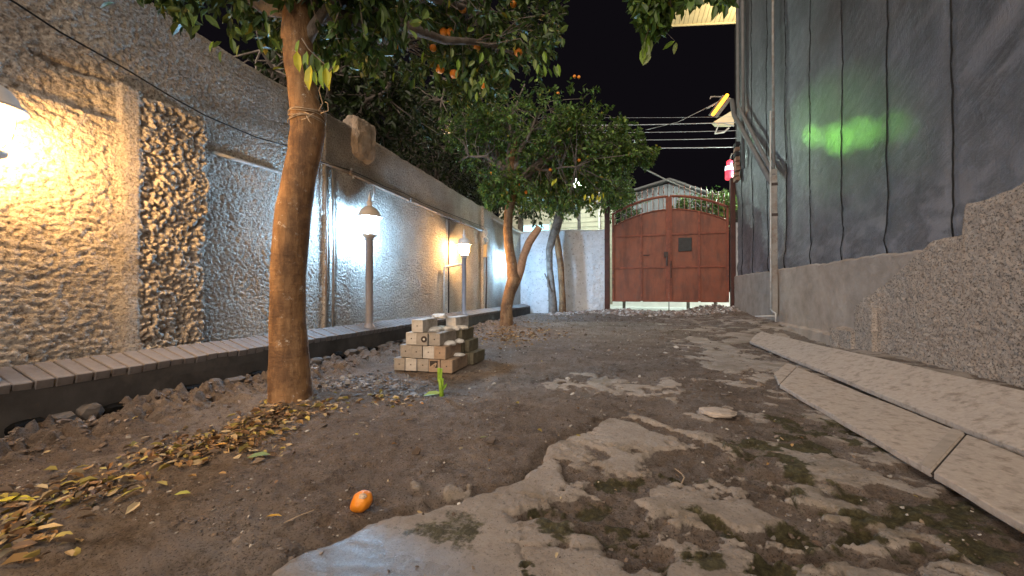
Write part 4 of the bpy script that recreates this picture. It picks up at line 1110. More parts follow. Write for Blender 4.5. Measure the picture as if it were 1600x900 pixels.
lim3 = [limb(tb3, atd(px, py, d), 8, .1, .1) for px, py, d in ((940, 318, 10.1), (925, 250, 10.4), (880, 230, 10), (830, 280, 9.8), (980, 270, 10.4), (905, 345, 9.9), (960, 300, 10.3))]
lm = MB()
for L in lim3: lm.tube([L3(p) for p in L], [.075 * (1 - .78 * i / 7) for i in range(8)], 7, True, .06, 3)
lm.build('branch', M['bark_grey'], tree3, True)
def rejT3(p):
    px, py, fw = pix(p[:, 0], p[:, 1], p[:, 2])
    lim = np.interp(px, [780, 850, 880, 940, 990, 1000], [320, 355, 350, 335, 320, 200])
    gap = (((px - 893) / 24) ** 2 + ((py - 285) / 14) ** 2 < 1) & (rng.random(len(px)) < .85)
    gap |= (((px - 835) / 26) ** 2 + ((py - 342) / 14) ** 2 < 1)
    return (py > lim) | gap | (px > 1000) | (px < 770)
tips3 = multi([pe(925, 250, 10.2, 80, 60, 1.3), pe(850, 300, 9.9, 55, 40, .8), pe(960, 295, 10.3, 45, 40, .8)], [4, 2, 2])
crown('crown', tree3, tips3, 800, lim3, 0.10, 12, 1.6, .02, reject=rejT3, droop=.4, twig_r=.007)
for ch in tree3.children:
    if ch.name.startswith(('crown', 'twigs')): ch.location = -tree3.location

# ------------------------------------------------------------------ dark trees beyond the wall
def dark_tree(base, cen, rad, n, label, ll=.12):
    t = thing('broadleaf_tree', label, 'tree', base)
    L = lambda v: Vector(v) - t.location
    top_ = Vector(cen) - Vector((0, 0, rad[2] * .5))
    MB().tube([(0, 0, -.1), (0.05, 0, top_.z * .5), tuple(L(top_))], [.16, .12, .08], 10, True, .06).build('trunk', M['bark_grey'], t, True)
    lb = [limb(top_, np.array(cen) + np.array([math.cos(a) * rad[0] * .7, math.sin(a) * rad[1] * .7, random.uniform(-.3, .7) * rad[2]]), 7, .1, .1) for a in np.linspace(0, 5.5, 7)]
    lm = MB()
    for q in lb: lm.tube([L(p) for p in q], [.06 * (1 - .75 * i / 6) for i in range(7)], 6)
    lm.build('branch', M['bark_grey'], t, True)
    rj = lambda p: ((p[:, 0] > WX - .3) & (p[:, 2] < 2.9)) 
    crown('crown', t, ell(cen, rad, .15, .45), n, lb, ll, 12, .4, .0, reject=rj, droop=.4, twig_r=.008)
    for ch in t.children:
        if ch.name.startswith(('crown', 'twigs')): ch.location = -t.location
dark_tree((-4.3, 5.0, 0), (-4.2, 4.8, 3.5), (1.3, 1.7, 1.5), 800, 'dark leafy tree rising behind the stucco wall, right of the near trunk')
dark_tree((-4.6, 8.3, 0), (-4.5, 8.4, 4.1), (1.6, 1.9, 1.9), 900, 'dark leafy tree rising behind the far end of the stucco wall')
dark_tree((-3.8, 13.5, 0), (-3.6, 13.2, 5.2), (2.0, 1.4, 2.2), 700, 'tall dark tree standing behind the whitewashed wall', .15)

# ------------------------------------------------------------------ garden lamps
LX = -2.77
def lamp(y, warm, label):
    t = thing('garden_lamp', label, 'lamp', (LX, y, 0.24), 0, 'garden lamps standing on the kerb along the stucco wall')
    b = MB().lathe([(.065, -.02), (.065, .012), (.045, .03), (.040, .06), (.040, .98), (.048, .985), (.048, 1.0), (.040, 1.01)], n=20)
    b.build('post', M['lamppost'], t, True)
    MB().lathe([(.040, 1.005), (.075, 1.03), (.080, 1.045), (.070, 1.055), (.050, 1.06)], n=20).build('collar', M['lampcap'], t, True)
    MB().lathe([(.050, 1.061), (.066, 1.085), (.080, 1.12), (.088, 1.16), (.090, 1.20), (.084, 1.232)], n=36, lobes=8, la=.07).build('globe', M['warmglobe' if warm else 'coolglobe'], t, True)
    MB().lathe([(.100, 1.236), (.138, 1.236), (.142, 1.244), (.136, 1.254), (.118, 1.262), (.108, 1.295), (.085, 1.330), (.055, 1.352), (.030, 1.362), (.026, 1.385), (.036, 1.40), (.034, 1.412), (.018, 1.425), (.016, 1.46), (.006, 1.50), (.002, 1.53)], n=32).build('cap', M['lampcap'], t, True)
    for k in range(4):
        a = math.pi / 4 + k * math.pi / 2
        MB().tube([(.055 * math.cos(a), .055 * math.sin(a), 1.05), (.093 * math.cos(a), .093 * math.sin(a), 1.10), (.106 * math.cos(a), .106 * math.sin(a), 1.17), (.104 * math.cos(a), .104 * math.sin(a), 1.24)], .0035, 5).build('rib', M['lampcap'], t, True)
    return t
ly = [0.955, onX(577, 400, LX).y, onX(725, 400, LX).y, onX(797, 400, LX).y]
lamp(ly[0], True, 'nearest garden lamp glowing warm at the left edge, its domed cap cut by the frame')
lamp(ly[1], False, 'garden lamp glowing bluish white right of the near tree trunk')
lamp(ly[2], True, 'garden lamp glowing warm orange with a side pipe at its post')
lamp(ly[3], False, 'farthest garden lamp, glowing bluish white behind the forked trunk')

# ------------------------------------------------------------------ wall pipes, cable, box
def W(px, py, X=WX + .03): return onX(px, py, X)
wp = thing('water_pipe', 'long thin pipe fixed along the stucco wall above the garden lamps', 'pipe')
MB().tube([W(482, 243), W(545, 270), W(600, 296), W(660, 322), W(700, 340), W(755, 361)], .020, 8, nz=.05).build('pipe', M['wallpipe'], wp, True)
for px, py in ((545, 270), (640, 313), (720, 347)):
    c = W(px, py); MB().box((c.x - .05, c.y - .015, c.z - .03), (c.x + .03, c.y + .015, c.z + .03), bev=.004).build('bracket', M['wallpipe'], wp)
MB().tube([W(548, 262), W(551, 278)], .012, 6).tube([W(584, 288), W(584, 300), W(582, 312)], .012, 6).build('stub_pipe', M['whitepipe'], wp, True)
b = MB().tube([W(333, 238, WX + .02), W(365, 248), W(400, 258), W(440, 270), W(446, 275)], .016, 8); tag(b.build('wall_pipe', M['whitepipe'], None, True), 'short pale pipe on the blue-lit wall ending behind the near trunk', 'pipe')
cb = [(-20, -22), (20, 2), (90, 48), (200, 110), (262, 148), (320, 180), (400, 214), (450, 228), (500, 252)]
pts = [onX(a, b, WX + .075 if a < 330 else WX + .05) for a, b in cb]
pts += [W(a, b - 5, WX + .05) for a, b in ((545, 270), (575, 283), (600, 296), (630, 306), (660, 322), (700, 338), (755, 359))]
o = MB().tube(pts, .0055, 6).build('black_cable', M['cord'], None, True)
tag(o, 'thin black cable sagging along the upper stucco wall and then along the pipe', 'cable')
c1 = MB()
for px, y0, y1, rr in ((509, 270, 503, .010), (520, 268, 502, .013)):
    q = onX(px, 400, WX + .035); 
    c1.tube([(q.x, q.y, .26), (q.x, q.y + .01, 1.1), (q.x, q.y - .01, 1.95)], rr, 8)
tag(c1.build('conduit_pair', M['pole'], None, True), 'two thin vertical conduits on the wall between the near trunk and the bluish lamp', 'conduit')
# elbow pipe beside lamp 3
q0 = onX(694, 417, WX + .07); q1 = onX(723, 412, WX + .20)
e = MB().tube([(q0.x, q0.y, .25), (q0.x, q0.y, q0.z - .02), (q0.x, q0.y + .03, q0.z), (q1.x, q1.y, q1.z)], [.012, .012, .026, .026], 10)
tag(e.build('elbow_pipe', M['whitepipe'], None, True), 'bent pipe rising beside the wall and reaching to the warm lamp post', 'pipe')
q = onX(701, 400, WX + .03)
tag(MB().tube([(q.x, q.y, .25), (q.x, q.y, 1.4), (q.x + .005, q.y, 1.93)], .012, 6).build('dark_conduit', M['iron'], None, True), 'dark vertical conduit on the warm-lit wall left of the warm lamp', 'conduit')
c = onX(760, 392, WX + .12)
bxx = thing('meter_box', 'small tan junction box with tangled wires on the pier near the wall end', 'box', (c.x, c.y, c.z))
MB().box((-.04, -.10, -.14), (.05, .10, .13), bev=.012).build('case', M['boxplastic'], bxx)
w_ = MB()
for k in range(6):
    w_.tube([(random.uniform(-.03, .03), random.uniform(-.1, .1), .12)] + [(random.uniform(-.05, .06), random.uniform(-.13, .13), .12 + .07 * j) for j in range(1, 6)], .009, 5)
w_.build('wires', M['whitepipe'], bxx, True)
MB().tube([(0, .0, -.14), (0, .01, -.6), (-.01, 0, -1.32)], .016, 8).build('conduit', M['iron'], bxx, True)
q = onX(795, 440, WX + .1)
tag(MB().tube([(q.x - .02, q.y, .28), (q.x, q.y, .9), (q.x + .03, q.y, 1.15), (q.x + .10, q.y - .02, 1.18), (q.x + .11, q.y - .02, 1.02)], .016, 8).build('tap_pipe', M['whitepipe'], None, True), 'white tap pipe standing under the farthest lamp at the wall', 'pipe')
q = onX(783, 350, WX + .06)
tag(MB().tube([onX(768, 340, WX + .05), onX(790, 352, WX + .05), onX(822, 368, WX + .05)], .02, 8).build('end_pipe', M['whitepipe'], None, True), 'pale pipe on the wall past the pier, behind the forked tree', 'pipe')

# ------------------------------------------------------------------ block stack
ORIG = onZ(616, 579, 0); ORR = onZ(708, 584, 0)
ang = math.atan2(ORR.y - ORIG.y, ORR.x - ORIG.x)
R_ = Matrix.Translation(Vector((ORIG.x, ORIG.y, 0.0))) @ Matrix.Rotation(ang, 4, 'Z')
LEN = (ORR - ORIG).length; cw = LEN / 5.0
BH = 0.104
def block(cx, row, cy, length, label, mm, w=None, hole=True, mark=None, rz=0.0, dz=0.0):
    w = (w or cw) - .004
    b = MB().box((-w / 2, 0, 0), (w / 2, length, BH - .003), bev=.004, jit=.0018)
    me = b.mesh('concrete_block'); o = link('concrete_block', me, mm)
    o.matrix_world = R_ @ Matrix.Translation(Vector((cx, cy, row * BH + .006 + dz))) @ Matrix.Rotation(rz, 4, 'Z')
    tag(o, label, 'block', 'blocks of the small stack by the kerb')
    if hole:
        h = MB().tube([(0, -.0015, BH / 2), (0, .004, BH / 2)], .0055, 8).build('hole', M['soot_hole_dark'], o)  # dark disc painted in for the shade inside a small hole
    if mark == 'burn':
        MB().tube([(.02, -.003, BH * .5), (.02, .002, BH * .5)], .026, 16).build('burn_ring', M['soot_hole_dark'], o)
        MB().tube([(.02, -.005, BH * .5), (.02, -.0031, BH * .5)], .009, 10).build('burn_centre', M['chalk'], o)
    if mark == 'soot_hole_dark':
        MB().box((-w * .38, -.0025, BH * .35), (w * .3, .003, BH * .9), bev=.002, jit=.003).build('soot_mark', M['soot_hole_dark'], o)
    return o
rowsd = {0: (5, 0.0), 1: (4, cw * .45), 2: (3, cw * .95), 3: (1, cw * 1.5)}
onames = ['leftmost', 'second from left', 'middle', 'fourth from left', 'rightmost']
rn = {0: 'bottom row', 1: 'second row', 2: 'third row'}
for row in (0, 1, 2):
    nb, x0 = rowsd[row]
    for i in range(nb):
        nm = ('leftmost' if i == 0 else 'rightmost' if i == nb - 1 else 'second from left' if i == 1 else 'middle' if (nb == 5 and i == 2) else 'third from left' if i == 2 else 'fourth from left')
        if nb == 3 and i == 1: nm = 'middle'
        tan = (row, i) in ((0, 4), (1, 3), (0, 3))
        mark = 'soot_hole_dark' if (row, i) == (0, 3) else 'burn' if (row, i) == (2, 1) else None
        block(x0 + cw * (i + .5), row, random.uniform(-.012, .012), .33, f'{"tan" if tan else "grey"} concrete block, front end, {nm} in the {rn[row]} of the stack', M['block2'] if tan else random.choice([M['block'], M['block'], M['block3']]), mark=mark, rz=random.uniform(-.02, .02))
        right = i >= nb - 2
        lb = f'mossy concrete block at the back of the stack, {nm} in the {rn[row]}'
        block(x0 + cw * (i + .5) + .01, row, .345, .30, lb, M['mossblock'], hole=False, rz=random.uniform(-.04, .04))
block(cw * 2.0, 3, .0, .30, 'single grey concrete block on the very top front of the stack', M['block'], rz=.03)
block(cw * 3.35, 3, .36, .28, 'pale-topped concrete block on the top at the rear of the stack', M['block'], hole=False, rz=-.06)
block(cw * 3.9, 2, .36, .28, 'mossy concrete block leaning on the rear right of the stack', M['mossblock'], hole=False, rz=-.04, dz=-.004)
block(cw * 4.95, 0, .36, .28, 'mossy concrete block on the ground at the rear right foot of the stack', M['mossblock'], hole=False, rz=-.05)
block(cw * 4.4, 1, .40, .24, 'mossy concrete block second up at the rear right of the stack', M['mossblock'], hole=False, rz=-.03)
for k, (cx, cy, row, s, lab) in enumerate(((2.1, .36, 4, .05, 'white mortar lump on top of the upper front block'), (2.75, .16, 3, .065, 'large white plaster fragment in the hollow on top of the stack'), (3.3, .28, 3, .05, 'small white plaster fragment beside the larger one on the stack'),
                                      (3.75, .36, 3, .06, 'white mortar lump on the right shoulder of the stack'), (2.6, .33, 4, .05, 'white mortar lump between the two top blocks'), (4.1, .14, 2, .055, 'pale mortar crust on the right front block of the stack'), (4.25, .42, 3, .05, 'pale mortar lump at the rear right corner of the stack'),
                                      (4.45, .28, 2, .045, 'bright mortar spill hanging on the right side of the stack'), (4.7, .2, 1, .045, 'pale mortar spill low on the right side of the stack'))):
    o = link('mortar_lump', rock_mesh('mortar_lump', (s, s * 1.2, s * .42), 80 + k, 2, .35, .2), M['chalk'])
    o.matrix_world = R_ @ Matrix.Translation(Vector((cx * cw, cy, row * BH + .012)))
    tag(o, lab, 'mortar lump')

# ------------------------------------------------------------------ boards on the right
def slab_board(name, quad, th, m, parent, sag=0.0, n=14):
    """quad: near-left, far-left, far-right, near-right world corners"""
    a, b_, c_, d_ = [Vector(v) for v in quad]
    vs, fs = [], []
    for k, off in enumerate((0.0, -th)):
        for i in range(n + 1):
            t = i / n; l = a.lerp(b_, t); r = d_.lerp(c_, t)
            s = sag * math.sin(math.pi * t) + .002 * math.sin(t * 19)
            vs.append(l + Vector((0, 0, off - s))); vs.append(r + Vector((0, 0, off - s)))
    o2 = 2 * (n + 1)
    for i in range(n):
        q = 2 * i
        fs += [(q, q + 1, q + 3, q + 2), (o2 + q, o2 + q + 2, o2 + q + 3, o2 + q + 1), (q, q + 2, o2 + q + 2, o2 + q), (q + 1, o2 + q + 1, o2 + q + 3, q + 3)]
    fs += [(0, o2, o2 + 1, 1), (2 * n, 2 * n + 1, o2 + 2 * n + 1, o2 + 2 * n)]
    ob = MB().add(vs, fs).build(name, m, parent)
    bv = ob.modifiers.new('edge', 'BEVEL'); bv.width = .004; bv.segments = 2; bv.limit_method = 'ANGLE'
    return ob
zt = .045
bdA = thing('long_board', 'long pale board lying tilted against the right wall, the farther of the two', 'board', (1.5, 3.5, 0))
LA = lambda v: tuple(Vector(v) - bdA.location)
f0 = onZ(1171, 533, .048); f1_ = onZ(1184, 520, .115); f1_ = Vector((max(f1_.x, 1.52), f1_.y, .105)); f2_ = onZ(1207, 523, .13)
n0 = Vector((1.43, 0.9, .050)); n1_ = Vector((1.83, 0.9, .215))
quad = [LA(n0), LA(f0), LA((1.655, 5.35, .135)), LA(n1_)]
slab_board('board', quad, .028, M['board'], bdA)
# rounded nose at the far end
vs = [Vector(f0), Vector((1.655, 5.35, .135)), Vector((1.645, 5.62, .135)), Vector((1.57, 5.58, .10))]
nose = MB(); q = [LA(v + Vector((0, .001, 0))) for v in vs]; q2 = [(a, b, c - .028) for a, b, c in q]
nose.add(q + q2, [(0, 1, 2, 3), (7, 6, 5, 4), (0, 3, 7, 4), (1, 5, 6, 2), (3, 2, 6, 7)]).build('board_nose', M['board'], bdA)
bdB = thing('long_board', 'lower pale board in jointed lengths lying flat on the ground beside the tilted one', 'board', (1.2, 2.5, 0))
LB = lambda v: tuple(Vector(v) - bdB.location)
o0 = onZ(1211, 603, .035); o1 = onZ(1245, 572, .05)
s0a, s0b = onZ(1217, 600, .037), onZ(1244, 573, .05)
s1a, s1b = onZ(1455, 735, .042), onZ(1507, 677, .052)
xL = lambda y: s0a.x + (s1a.x - s0a.x) * (y - s0a.y) / (s1a.y - s0a.y)
def lerpY(a, b, t): return a + (b - a) * t
capL, capR = onZ(1209, 582, .045), onZ(1230, 566, .052)
slab_board('board_end', [LB(s0a + Vector((0, .004, 0))), LB(capL), LB(capR), LB(s0b + Vector((0, .004, 0)))], .026, M['board'], bdB, n=3)
slab_board('board', [LB(s1a + Vector((0, .004, 0))), LB(s0a - Vector((0, .004, 0))), LB(s0b - Vector((0, .004, 0))), LB(s1b + Vector((0, .004, 0)))], .026, M['board'], bdB)
dl = (s1a - s0a); dr_ = (s1b - s0b)
slab_board('board', [LB(s1a + dl * .75 - Vector((.02, 0, 0))), LB(s1a - Vector((0, .004, 0))), LB(s1b - Vector((0, .004, 0))), LB(s1b + dr_ * .75)], .026, M['board'], bdB)
v0 = s1a.lerp(s0a, .045); v1 = s1b.lerp(s0b, .045)
up = Vector((0, 0, .0025))
slab_board('seam_strip', [LB(s1a + up + Vector((0, .01, 0))), LB(v0 + up), LB(v1 + up), LB(s1b + up + Vector((0, .01, 0)))], .003, M['boardtape'], bdB, n=2)
for (u0, u1) in ((s0a, s0b), (s1a, s1b)):
    MB().tube([LB(u0 + Vector((0, 0, -.010))), LB(u1 + Vector((0, 0, -.010)))], .006, 5).build('joint', M['seam'], bdB)

# ------------------------------------------------------------------ litter, fallen fruit, sprout
def litter(pts, size, palette, label, lift=.004, seed=0):
    n = len(pts); P = gpts([p[0] for p in pts], [p[1] for p in pts]); P[:, 2] += lift + rng.random(n) * .012
    a = rng.uniform(0, 6.28, n); D = np.stack([np.cos(a), np.sin(a), rng.normal(0, .22, n)], -1)
    N = np.stack([rng.normal(0, .35, n), rng.normal(0, .35, n), np.ones(n)], -1)
    pal = np.array(palette); c = pal[rng.integers(len(pal), size=n)] * rng.uniform(.6, 1.2, (n, 1))
    L = size * rng.uniform(.45, 1.25, n)
    me = leaves_mesh('leaf_litter', P, D, N, L, L * rng.uniform(.4, .62, n), c, curl=rng.uniform(-.25, .35, n))
    o = link('leaf_litter', me, M['litter']); tag(o, label, 'leaf litter', None, 'stuff')
DRY = [(.32, .17, .065), (.38, .23, .09), (.22, .125, .06), (.15, .095, .06), (.42, .31, .17), (.30, .24, .06), (.16, .11, .075), (.30, .22, .15), (.13, .09, .06), (.45, .36, .22), (.40, .33, .10)]
pts = []
spine = [(40, 800, 55, 34, 100), (120, 765, 60, 26, 120), (190, 745, 45, 22, 60), (230, 715, 50, 24, 90), (290, 705, 45, 18, 170), (350, 690, 50, 18, 260), (400, 672, 40, 16, 240), (440, 655, 40, 14, 200), (60, 840, 60, 30, 60),
         (500, 640, 40, 8, 90), (600, 628, 60, 10, 90), (420, 710, 40, 10, 25)]
for cx, cy, rx, ry_, k in spine:
    for _ in range(k):
        p = onZ(cx + random.gauss(0, rx * .55), cy + random.gauss(0, ry_ * .55))
        if p.x > -2.62: pts.append((p.x, p.y))
litter(random.sample(pts, int(len(pts) * .8)), .040, DRY, 'drift of dry yellow-brown leaves on the earth along the near tree')
pts = []
for _ in range(620):
    p = onZ(random.gauss(800, 38), 522 + random.gauss(0, 9)); pts.append((p.x, p.y))
litter(pts, .055, DRY[:5], 'orange-brown leaf litter around the foot of the forked tree')
pts = []
for _ in range(150):
    x, y = random.uniform(-2.3, 1.0), .9 + 6 * random.random() ** 1.5; pts.append((x, y))
litter(pts, .022, DRY, 'scattered crumbs of dry leaf over the bare yard')
def ground_leaf(px, py, size, rot, c, label, name='fallen_leaf', w=.45, tilt=.25):
    p = onZ(px, py); z = gz(p.x, p.y)
    me = leaves_mesh('fallen_leaf', np.array([[-.5, 0, 0.]]), np.array([[1., 0, 0]]), np.array([[0, 0.1, 1.]]), np.array([1.]), np.array([w]), np.array([c]))
    o = link(name, me, M['litter']); o.location = (p.x, p.y, z + .016); o.rotation_euler = (random.uniform(-tilt, tilt), random.uniform(-tilt, 0.05), rot + YAW); o.scale = (size,) * 3
    tag(o, label, 'leaf')
ground_leaf(26, 785, .10, .35, (.50, .44, .05), 'large yellow-green leaf on the litter at the left edge')
ground_leaf(200, 748, .075, .4, (.50, .34, .10), 'yellow-orange curled leaf on the drift below the kerb')
ground_leaf(210, 770, .060, 1.0, (.45, .40, .12), 'yellow leaf tilted up at the edge of the leaf drift')
ground_leaf(72, 826, .080, .35, (.58, .43, .22), 'long pale tan leaf lying alone at the lower left')
ground_leaf(405, 718, .085, .2, (.16, .24, .12), 'long grey-green leaf lying right of the leaf drift')
ground_leaf(287, 776, .050, .1, (.32, .33, .08), 'olive leaf on bare earth below the drift')
ground_leaf(430, 812, .045, .1, (.50, .30, .04), 'small orange-yellow leaf left of the fallen orange')
ground_leaf(757, 688, .045, .6, (.22, .24, .10), 'small grey-green leaf alone in the middle of the yard')
ground_leaf(345, 700, .060, .1, (.48, .26, .07), 'rust-orange leaf topping the drift near the trunk')
ground_leaf(640, 661, .035, .1, (.40, .24, .09), 'small tan leaf between the trunk and the fallen orange')
ground_leaf(565, 666, .045, .0, (.20, .17, .13), 'grey-brown leaf right of the near trunk foot')
ground_leaf(255, 760, .055, -.3, (.30, .27, .10), 'dull olive leaf between the two yellow ones')
# fallen orange
p = onZ(566, 790); z = gz(p.x, p.y)
fo = thing('fallen_orange', 'split fallen orange lying alone on the bare earth', 'orange', (p.x, p.y, z + .026))
import bmesh
from mathutils import noise as mnz
b = bmesh.new(); bmesh.ops.create_icosphere(b, subdivisions=5, radius=.031)
for v in b.verts:
    c = v.co; neck = max(0, -(c.x) / .031) ** 3
    k = 1 + .05 * mnz.noise(c * 70) - .06 * max(0, mnz.noise(c * 45 + Vector((3, 3, 3))))
    v.co = Vector((c.x * (1.08 + .35 * neck), c.y * (.95 - .4 * neck), c.z * (.92 - .35 * neck) - neck * .008)) * k
me = bpy.data.meshes.new('fruit'); b.to_mesh(me); b.free()
for q_ in me.polygons: q_.use_smooth = True
fr_ = link('fruit', me, M['orange'], fo); fr_.rotation_euler = (0, math.radians(-28), YAW + .1)
o = link('peel_scar', rock_mesh('peel_scar', (.012, .010, .007), 91, 3, .2, .1), M['rotten'], fo); o.location = (.012, -.010, .022)
o = link('pulp', rock_mesh('pulp', (.013, .010, .004), 92, 2, .3, .1), M['chalk'], fo); o.location = (-.047, -.012, -.018)
# little white bits
for (px, py, s, lab) in ((701, 784, .012, 'small white crumb of plaster beside the concrete edge'), (718, 782, .012, 'thin white chip next to the plaster crumb at the concrete edge')):
    p = onZ(px, py); o = link('white_chip', rock_mesh('white_chip', (s * .5, s * .8, s * .5), 7, 2, .2, .7), M['chalk']); o.location = (p.x, p.y, gz(p.x, p.y) + .006); o.rotation_euler = (0, 0, .6); tag(o, lab, 'chip')
p = onZ(1120, 650); o = link('flat_stone', rock_mesh('flat_stone', (.085, .075, .014), 95, 3, .22, .3), M['board']); o.location = (p.x, p.y, gz(p.x, p.y) + .008); tag(o, 'flat pale stone lying on the dark earth beyond the concrete', 'stone')
p = onZ(1058, 750); o = MB().tube([(0, 0, 0), (.02, .05, .012), (.018, .09, .006), (.0, .13, .004)], .0022, 5).build('dry_twig', M['twine']); o.location = (p.x, p.y - .05, gz(p.x, p.y) + .006); tag(o, 'short dry twig lying on the cracked concrete', 'twig')
p = onZ(590, 852); o = MB().tube([(0, 0, 0), (.02, .03, .006), (.035, .07, .003)], .0014, 5).build('dry_twig', M['twine']); o.location = (p.x - .3, p.y, gz(p.x - .3, p.y) + .006); tag(o, 'pale dry stalk on the earth left of the damp concrete', 'twig')
# sprout
p = onZ(690, 618); z = gz(p.x, p.y)
spn = thing('green_sprout', 'bright green cut sprout growing from the earth in front of the block stack', 'plant', (p.x, p.y, z), YAW)
MB().tube([(0, 0, -.01), (.0, 0, .03), (-.006, 0, .07), (-.012, 0, .105)], [.016, .014, .011, .010], 8).build('stem', M['sprout'], spn, True)
for (dx, dz, h, wd) in ((-.018, .09, .085, .018), (-.004, .09, .082, .018), (.006, .06, .05, .012)):
    vs = [(dx - .006, 0, dz), (dx + .006, 0, dz), (dx + wd * .6, -.004, dz + h), (dx - wd * .5, .004, dz + h), (dx - .006, .006, dz), (dx + .006, .006, dz), (dx + wd * .6, .003, dz + h), (dx - wd * .5, .009, dz + h)]
    MB().add(vs, [(0, 1, 2, 3), (7, 6, 5, 4), (0, 4, 5, 1), (1, 5, 6, 2), (2, 6, 7, 3), (3, 7, 4, 0)]).build('blade', M['sprout'], spn)
me = leaves_mesh('leaf', np.array([[0, 0, .02], [.0, 0, .03]]), np.array([[-1., -.1, -.05], [.6, .3, .9]]), np.array([[0, -.5, 1.], [0, -1, .2]]), np.array([.115, .06]), np.array([.045, .02]), np.array([(.24, .36, .10), (.2, .33, .04)]))
link('leaf', me, M['leaf'], spn)

# ------------------------------------------------------------------ beyond the gate
YS = 14.5
# invented street lamp, put in to light the street beyond the gate
sl = atd(905, 288, 13.4)
st = thing('added_street_lamp', 'added street lamp burning greenish white behind the far foliage', 'street lamp', (sl.x, sl.y, .1))
MB().lathe([(.09, 0), (.07, .3), (.05, sl.z - .4), (.045, sl.z - .25)], n=14).build('post', M['darkpipe'], st, True)
MB().lathe([(.06, sl.z - .26), (.16, sl.z - .16), (.20, sl.z), (.17, sl.z + .08)], n=18).build('globe', M['streetglow'], st, True)
MB().lathe([(.21, sl.z + .085), (.23, sl.z + .09), (.14, sl.z + .18), (.02, sl.z + .24)], n=18).build('cap', M['darkpipe'], st, True)
st2 = thing('added_street_lamp', 'added second street lamp just outside the gate, unseen behind the tarpaulin', 'street lamp', (3.9, 12.6, .1))  # unseen lamp added to brighten the street and shrubs
for ch in st.children:
    c_ = ch.copy(); COL.objects.link(c_); c_.parent = st2; c_.location.z = -.3
# cream house with siding
hx0, hx1, hy = -5.6, -0.55, 16.6
hs = thing('cream_house', 'cream house with horizontal siding behind the whitewashed wall', 'house', (hx0, hy, 0))
MB().box((0, .03, 0), (hx1 - hx0, 4, 6.3)).build('wall', M['siding'], hs)
for i in range(30):
    z = .2 + i * .2
    MB().add([(0, .028, z), (hx1 - hx0, .028, z), (hx1 - hx0, -.012, z + .005), (0, -.012, z + .005), (0, .02, z + .195), (hx1 - hx0, .02, z + .195)], [(3, 2, 5, 4), (0, 1, 2, 3), (0, 3, 4), (1, 5, 2)]).build('siding_plank', M['siding'], hs)
MB().box((-.3, -.4, 6.3), (hx1 - hx0 + .3, 4.2, 6.5)).build('roof', M['roofmetal'], hs)
for (pa, pb, mm) in (((812, 364), (858, 351), 'winlight'), ((795, 262), (812, 238), 'warmwin'), ((690, 210), (720, 188), 'warmwin')):
    a = onY(*pa, hy - .03); c = onY(*pb, hy - .03)
    w = MB().box((a.x - hx0 - .06, -.05, a.z - .06), (c.x - hx0 + .06, -.016, c.z + .06)).build('window', M['whitepipe'], hs)
    MB().box((a.x - hx0, -.062, a.z), (c.x - hx0, -.052, c.z)).build('pane', M[mm], w)
MB().tube([(onY(937, 300, hy).x - hx0, -.15, 0), (onY(937, 300, hy).x - hx0, -.15, 6)], .05, 8).build('downpipe', M['whitepipe'], hs, True)
# grey gabled shed facing the gate
a, c, e = onY(975, 306, YS), onY(1046, 286, YS), onY(1118, 312, YS)
sh = thing('grey_shed', 'grey gabled shed seen through the pickets above the gate', 'shed', (a.x, YS, 0))
w_, hgt = e.x - a.x, c.z
vs = [(0, 0, 0), (w_, 0, 0), (w_, 0, e.z), (c.x - a.x, 0, c.z), (0, 0, a.z)]
vs2 = [(x, 3, z) for x, y, z in vs]
MB().add(vs + vs2, [(0, 1, 2, 3, 4), (9, 8, 7, 6, 5), (0, 4, 9, 5), (1, 6, 7, 2), (0, 5, 6, 1), (4, 3, 8, 9), (3, 2, 7, 8)]).build('wall', M['greywall'], sh)
MB().box((-.4, -.09, -.1), (w_ + .6, -.035, .62), bev=.01).build('added_pale_strip', M['street'], sh)  # added pale strip standing in for the lit street under the gate
for k in range(int(w_ / .28)):
    x = .1 + k * .28; tz_ = np.interp(x, [0, c.x - a.x, w_], [a.z, c.z, e.z]) - .03
    MB().box((x, -.03, 0), (x + .05, -.001, tz_)).build('batten', M['greywall'], sh)
for (p0, p1) in (((-.2, a.z - .03), (c.x - a.x, c.z + .06)), ((c.x - a.x, c.z + .06), (w_ + .2, e.z - .03))):
    MB().add([(p0[0], -.25, p0[1]), (p1[0], -.25, p1[1]), (p1[0], 3.1, p1[1]), (p0[0], 3.1, p0[1]), (p0[0], -.25, p0[1] + .07), (p1[0], -.25, p1[1] + .07), (p1[0], 3.1, p1[1] + .07), (p0[0], 3.1, p0[1] + .07)],
             [(3, 2, 1, 0), (4, 5, 6, 7), (0, 1, 5, 4), (1, 2, 6, 5), (2, 3, 7, 6), (3, 0, 4, 7)]).build('roof', M['roofmetal'], sh)
